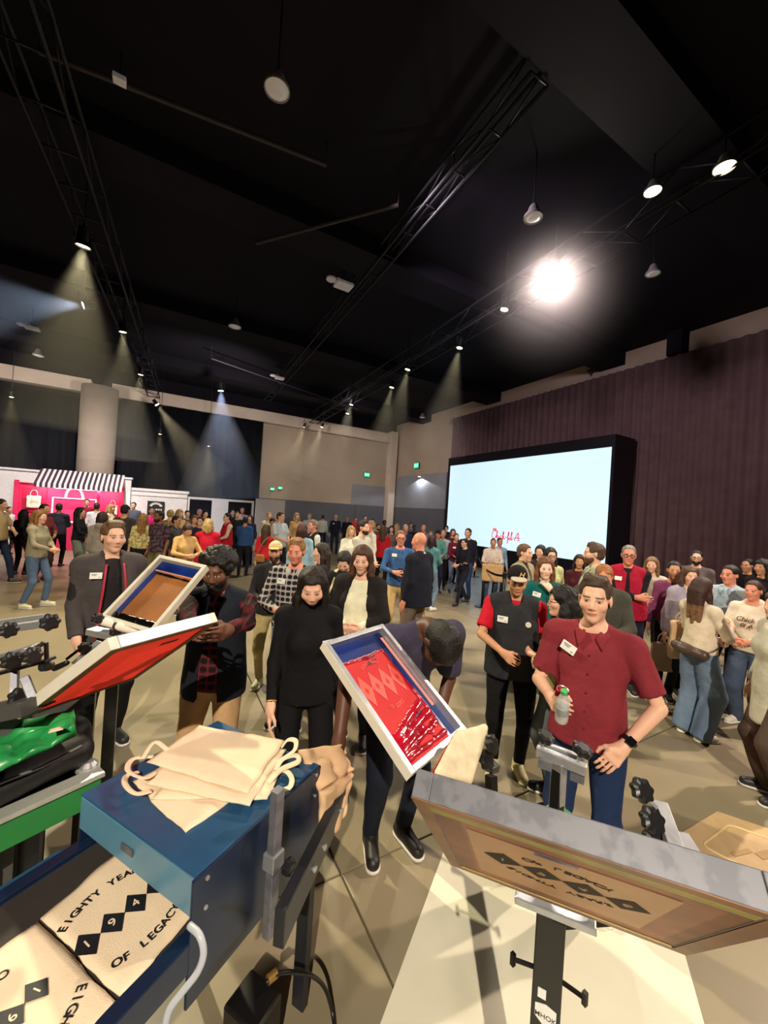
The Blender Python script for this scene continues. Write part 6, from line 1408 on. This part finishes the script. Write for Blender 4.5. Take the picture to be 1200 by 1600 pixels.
P('man with short hair in a slate shirt near the white partition', 209, 785, d=14.5, face=-10, skin='light', hair='short', hc=(96, 64, 50), top_c=(90, 92, 108), legs_c=BL)
P('blonde woman in a cream and black top by the booth end', 174, 789, d=12.5, face=60, sex='f', skin='light', hair='bob', hc=(200, 160, 100), top_c=(222, 200, 160), legs_c=BL)
P('woman with dark hair in a grey hooded sweatshirt behind the man in grey', 161, 793, d=8.2, face=160, sex='f', skin='light', hair='bob', hc=(52, 28, 22), top_c=(150, 142, 132), collar='hood', legs_c=(140, 136, 130), H=1.74, w=1.15)
P('man in a white shirt and black trousers from behind at the booth counter', 152, 781, d=12.2, face=172, skin='tan', hair='short', hc=(70, 50, 40), top_c=(222, 216, 216), legs_c=BL, H=1.86)
P('dark-haired man in red behind the booth counter', 136, 780, d=14.4, face=0, skin='light', hair='short', hc=(24, 16, 18), top_c=(150, 30, 50), legs_c=BL)
P('woman with long black hair, black top and wide grey trousers facing right', 126, 790, feet=902, face=70, sex='f', skin='light', hair='longer', hc=(22, 16, 18), top_c=(26, 28, 34), legs_c=(112, 116, 108), leg_w=1.75, armL='front', armR='front', shoe_c=BL, H=1.76)
P('man in a charcoal jacket and black trousers from behind, before the booth counter', 93, 787, feet=886, face=165, skin='tan', hair='short', hc=(70, 44, 36), top_c=(58, 54, 66), legs_c=(20, 18, 22), armR='front', shoe_c=BL, w=1.12)
P('dark-haired person in a maroon cardigan half hidden by the woman in the hoodie', 70, 788, d=9.0, face=40, sex='f', skin='tan', hair='short', hc=(18, 12, 14), top_c=(110, 44, 52), legs_c=(60, 40, 36), armL='front')
w_ging = P('ginger-haired woman in a grey-beige hoodie, blue jeans and white trainers walking', 62, 796, feet=949, face=58, sex='f', skin='light', hair='long', hc=(158, 106, 60), top_c=(150, 140, 118), collar='hood', legs_c=(86, 106, 134), armR='front', armL='front', legs='step', shoe_c=(226, 214, 180), H=1.76, w=1.1)
P('woman in black with long black hair left of the ginger-haired woman', 38, 797, d=9.6, face=150, sex='f', skin='tan', hair='longer', hc=(14, 12, 16), top_c=(20, 19, 24), legs_c=BL)
P('man in a tan T-shirt and dark jeans cut off by the left edge', 2, 780, d=8.6, face=60, skin='light', hair='short', hc=DK, top_c=(176, 152, 116), sleeve='short', legs_c=(36, 46, 76), armL='front', legs='walk', H=1.88)
P('person in white at the far left behind the tan T-shirt', 14, 792, d=12.5, face=40, skin='tan', hair='short', hc=DK, top_c=(224, 214, 210), legs_c=BL)
for lab, px, top, d, face, kw in (
    ('dark-haired man in grey in front of the left dark window', 293, 798, 12.5, 10, dict(hc=DK, top_c=(90, 80, 76))),
    ('grey-haired man in a white shirt in front of the left dark window', 312, 796, 13.6, -10, dict(skin='red', hc=(200, 194, 188), top_c=(214, 210, 206))),
    ('dark-haired woman in a white blouse behind the red coat', 321, 798, 13, 20, dict(sex='f', hair='bun', hc=DK, top_c=(222, 216, 212))),
    ('brown-haired person in a tan jacket left of the red coat', 304, 806, 10.2, 10, dict(sex='f', hair='bob', hc=(120, 84, 56), top_c=(176, 140, 100))),
    ('person with black hair in a navy top just left of the red coat', 314, 808, 9.4, -20, dict(hc=DK, top_c=(44, 46, 62))),
    ('man in a pale jacket in front of the right dark window', 379, 794, 17, 0, dict(skin='red', hc=(160, 140, 120), top_c=(190, 170, 160))),
    ('man in a dark suit in front of the right dark window', 364, 797, 16.2, 10, dict(hc=BRN, top_c=(50, 48, 58))),
    ('woman in a navy dress right of the blue jacket', 391, 805, 13, -20, dict(sex='f', hair='long', hc=BRN, top_c=(40, 44, 66))),
    ('woman with a hat-like brown bun in tan, right of the black sign', 281, 797, 11.2, 30, dict(sex='f', hair='bob', hc=(208, 168, 96), top_c=(200, 164, 110)))):
    P(lab, px, top, d=d, face=face, legs_c=BL, **kw)

# ---- things people hold or wear as separate things
def wpt(o, q): 
    M = Matrix.Translation(o.root.location) @ Matrix.Rotation(o.root.rotation_euler.z, 4, 'Z'); return M @ Vector([float(v) for v in q])
m_phone = mat('phone_black', (16, 16, 20), .25)
def phone(o, i, lab, tilt=.6):
    p = wpt(o, o.hands[i][0]); t = thing('phone', lab, 'phone', p, o.root.rotation_euler.z); t.rotation_euler.x = -tilt
    b = MB(); b.box((0, 0, .02), (.074, .009, .15), bev=.004); b.build('case', m_phone, t); b = MB(); b.box((0, .0055, .02), (.066, .001, .138)); b.build('display', mat('phone_glass', (40, 44, 54), .1), t)
phone(man_plaid, 0, 'dark phone held in both hands by the man in the plaid shirt'); phone(man_blue, 1, 'dark red-backed phone in the hand of the man in the blue quarter-zip')
# can and bottle of the man in red
h = wpt(man_red, man_red.hands[1][0])
vr = Vector(cr); 
t = thing('water_bottle', 'clear plastic water bottle with a green cap in the hand of the man in maroon', 'bottle', h+vr*.0+Vector((0, 0, -.07))+(Vector((0, 0, CAMZ))-h).normalized()*.018, 0); t.rotation_euler = (.25, -.32, 0)
b = MB(); b.lathe([(.001, 0), (.028, .0), (.031, .01), (.031, .04), (.028, .05), (.031, .06), (.031, .09), (.028, .10), (.031, .11), (.030, .13), (.018, .16), (.013, .17), (.013, .18)], n=24); b.build('body', mat('clear_plastic', (225, 232, 236), .08, alpha=.42, spec=.8), t, smooth=True)
b = MB(); b.lathe([(.015, .175), (.0155, .192), (.012, .195), (0, .195)], n=24); b.build('bottle_cap', mat('cap_green', (60, 176, 92), .4), t)
b = MB(); b.lathe([(.0316, .055), (.0316, .095)], n=24); b.build('bottle_label', mat('label_clear', (150, 160, 166), .3, alpha=.6), t)
t = thing('drink_can', 'open red drink can gripped next to the bottle by the man in maroon', 'can', h-vr*.012+Vector((0, 0, .03))-(Vector((0, 0, CAMZ))-h).normalized()*.028, 0); t.rotation_euler = (.25, -.1, 0)
b = MB(); b.lathe([(.001, -.06), (.026, -.06), (.031, -.05), (.031, .055), (.027, .064)], n=24); b.build('body', mat('can_red', (160, 16, 36), .3, metal=.5), t, smooth=True)
b = MB(); b.lathe([(.027, .062), (.028, .067), (.025, .064), (.022, .060), (0, .060)], n=24); b.build('lid', m_alu, t); b = MB(); b.box((0, -.006, .062), (.012, .02, .002)); b.build('tab', m_alu_old, t)
# watch on his other wrist
def part_on(o, name, V, Q, m): return link(name, mesh_from(name, V, Q, m), o.root)
def wristband(o, i, name, col, r=.033, off=.045, wd=.011, dial=False):
    pos, Fm = o.hands[i]; s = o.s; c = np.array(pos)+Fm[:, 2]*(.085+off)*s; sgp = -1 if i == 0 else 1; c = c-Fm[:, 1]*.03*sgp*s
    b = MB(); M = Matrix([list(r_) for r_ in Fm]).to_4x4(); prof = [(r, -wd), (r+.003, -wd*.6), (r+.003, wd*.6), (r, wd)]
    b.lathe([(a*s, z*s) for a, z in prof], n=20, M=M, c=Vector([float(v) for v in c])); b.build(name, mat('band_%s' % name, col, .4), o.root)
    if dial:
        q = c-Fm[:, 1]*sgp*(r+.004)*s; b = MB(); b.box([float(v) for v in q], (.036*s, .010*s, .040*s), M.to_3x3(), .003); b.build('watch_face', mat('watch_glass', (12, 12, 16), .15), o.root)
wristband(man_red, 0, 'watch', (18, 18, 20), dial=True); wristband(w_black, 1, 'bracelet', (190, 150, 80), .030, .03, .004)
# cap lettering, pins, bracelets
Mh = man_cap.hfin
q = Mh(np.array([[0.02, -.102, .088]]))[0]; tmesh('H', .055, 'cap_letter', mat('cap_gold', (232, 160, 40), .5), man_cap.root, Matrix.Translation([float(v) for v in q]) @ Matrix.Rotation(PI/2-.35, 4, 'X'), .002, .35)
def pin(o, x, z, r, col, name='pin'):
    y = o.on_front(x*o.s, z*o.s); b = MB(); b.lathe([(0, .004), (r, .004), (r, 0), (0, 0)], n=18, M=Matrix.Rotation(PI/2, 4, 'X')); po = b.build(name, mat('pin_%d_%d' % (col[0], col[1]), col, .4), o.root); po.location = (x*o.s, y-.002, z*o.s)
pin(man_cap, .09, 1.31, .022, (220, 214, 200)); pin(w_teal, .06, 1.36, .024, (120, 220, 170))
# red lining strips on the grey jacket
for sg in (1, -1):
    pts = []
    for z in (1.44, 1.36, 1.26, 1.16, 1.06, .96, .88):
        x = sg*.085*(.55+.45*min(1.3, (1.5-z)/.5)); y = man_grey.on_front(x*man_grey.s*1.25, z*man_grey.s); pts.append((x*man_grey.s*1.12, y-.004, z*man_grey.s))
    b = MB(); b.tube(pts, .010, 6, .5); b.build('lining_strip', mat('lining_red', (170, 40, 66), .6), man_grey.root, smooth=True)
# script lettering on the cream sweatshirt
o = w_script; y = o.on_front(0, 1.28*o.s)
for k, (tx, x, z) in enumerate((('Chick', -.01, 1.30), ('fil A', .0, 1.225))):
    tmesh(tx, .075*o.s, 'sweatshirt_script', mat('script_brown', (96, 44, 52), .7), o.root, Matrix.Translation((x, y-.012, z*o.s)) @ Matrix.Rotation(PI/2, 4, 'X'), .002, .3)
h = wpt(man_grey, man_grey.hands[1][0]); t = thing('plastic_cup', 'small clear cup of amber drink in the hand of the man in the grey jacket', 'cup', h+Vector((0, 0, -.05)))
b = MB(); b.lathe([(.001, 0), (.024, 0), (.032, .08), (.030, .08), (.023, .004), (.001, .004)], n=20); b.build('cup_wall', mat('clear_plastic', (225, 232, 236), .08, alpha=.42, spec=.8), t, smooth=True)
b = MB(); b.lathe([(.001, .004), (.023, .004), (.027, .045), (.001, .045)], n=20); b.build('drink', mat('amber_drink', (206, 160, 84), .2), t)
# totes in hands
def hang_tote(o, i, lab, w, h, m, rz=0, dz=.0, hl=.20, group=None):
    p = wpt(o, o.hands[i][0]); return mini_tote(p.x, p.y, p.z-h/2-hl+dz+.03, w, h, lab, m, hl, o.root.rotation_euler.z+rz, group)
m_yt = mat('yellow_canvas', (208, 178, 112), .9, bump=.2, bscale=200, spec=.1)
hang_tote(man_bald, 1 if True else 0, 'yellowish tote bag hanging from the hand of the bald man in navy', .36, .34, m_yt, .3)
hang_tote(w_lav, 1, 'grey-tan tote bag hanging low beside the woman in the lavender cardigan', .36, .36, mat('grey_canvas', (148, 128, 110), .9), .2, .06, .12)
p = wpt(man_hoodie, ((0, -.33*man_hoodie.s, .90*man_hoodie.s))); mini_tote(p.x, p.y, p.z, .50, .42, 'large tan tote held in front by the man in the cream hoodie', m_canvas2, .12, man_hoodie.root.rotation_euler.z)
p = atd(1068, 1000, 4.25); mini_tote(p[0], p[1], p[2], .30, .42, 'upright kraft-tan tote between the lavender cardigan and the cream sweater woman', mat('kraft_bag', (198, 160, 124), .85), .10, w_lav.root.rotation_euler.z+.2)
# belt bag of the woman from behind, cross-body bag, backpack strap
o = w_back; V, Q = sdf_mesh([rc((-.15, .12, .95), (.12, .17, .98), .055, .05, k=.03), rc((.0, .16, .96), (.05, .17, .97), .06, k=.03)], .012, smooth=1); t = thing('belt_bag', 'brown leather belt bag slung low on the woman in the cream sweater', 'bag', o.root.location, o.root.rotation_euler.z); link('bag_body', mesh_from('bag_body', V*o.s, Q, mat('brown_leather', (74, 56, 50), .4, bump=.2)), t)
b = MB(); b.tube([tuple(v*o.s for v in q) for q in stroke([(-.15, .12, .97), (-.19, .02, 1.02), (-.12, -.12, 1.06), (.08, -.14, 1.08), (.19, 0, 1.05), (.13, .16, .98)])], .008, 6); b.build('strap', mat('brown_leather', (74, 56, 50), .4), t)
o = w_red; t = thing('cross_body_bag', 'tan cross-body bag on the back of the woman in the red sweater', 'bag', o.root.location, o.root.rotation_euler.z)
V, Q = sdf_mesh([bx((.02, .17, .99), (.12, .04, .09), .03)], .02); link('bag_body', mesh_from('bag_body', V*o.s, Q, mat('tan_leather', (150, 94, 50), .5)), t)
b = MB(); b.tube([tuple(v*o.s for v in q) for q in stroke([(.12, .16, 1.05), (.06, .16, 1.2), (-.04, .14, 1.38), (-.11, .04, 1.50)])], .014, 6); b.build('strap', mat('tan_leather', (150, 94, 50), .5), t)
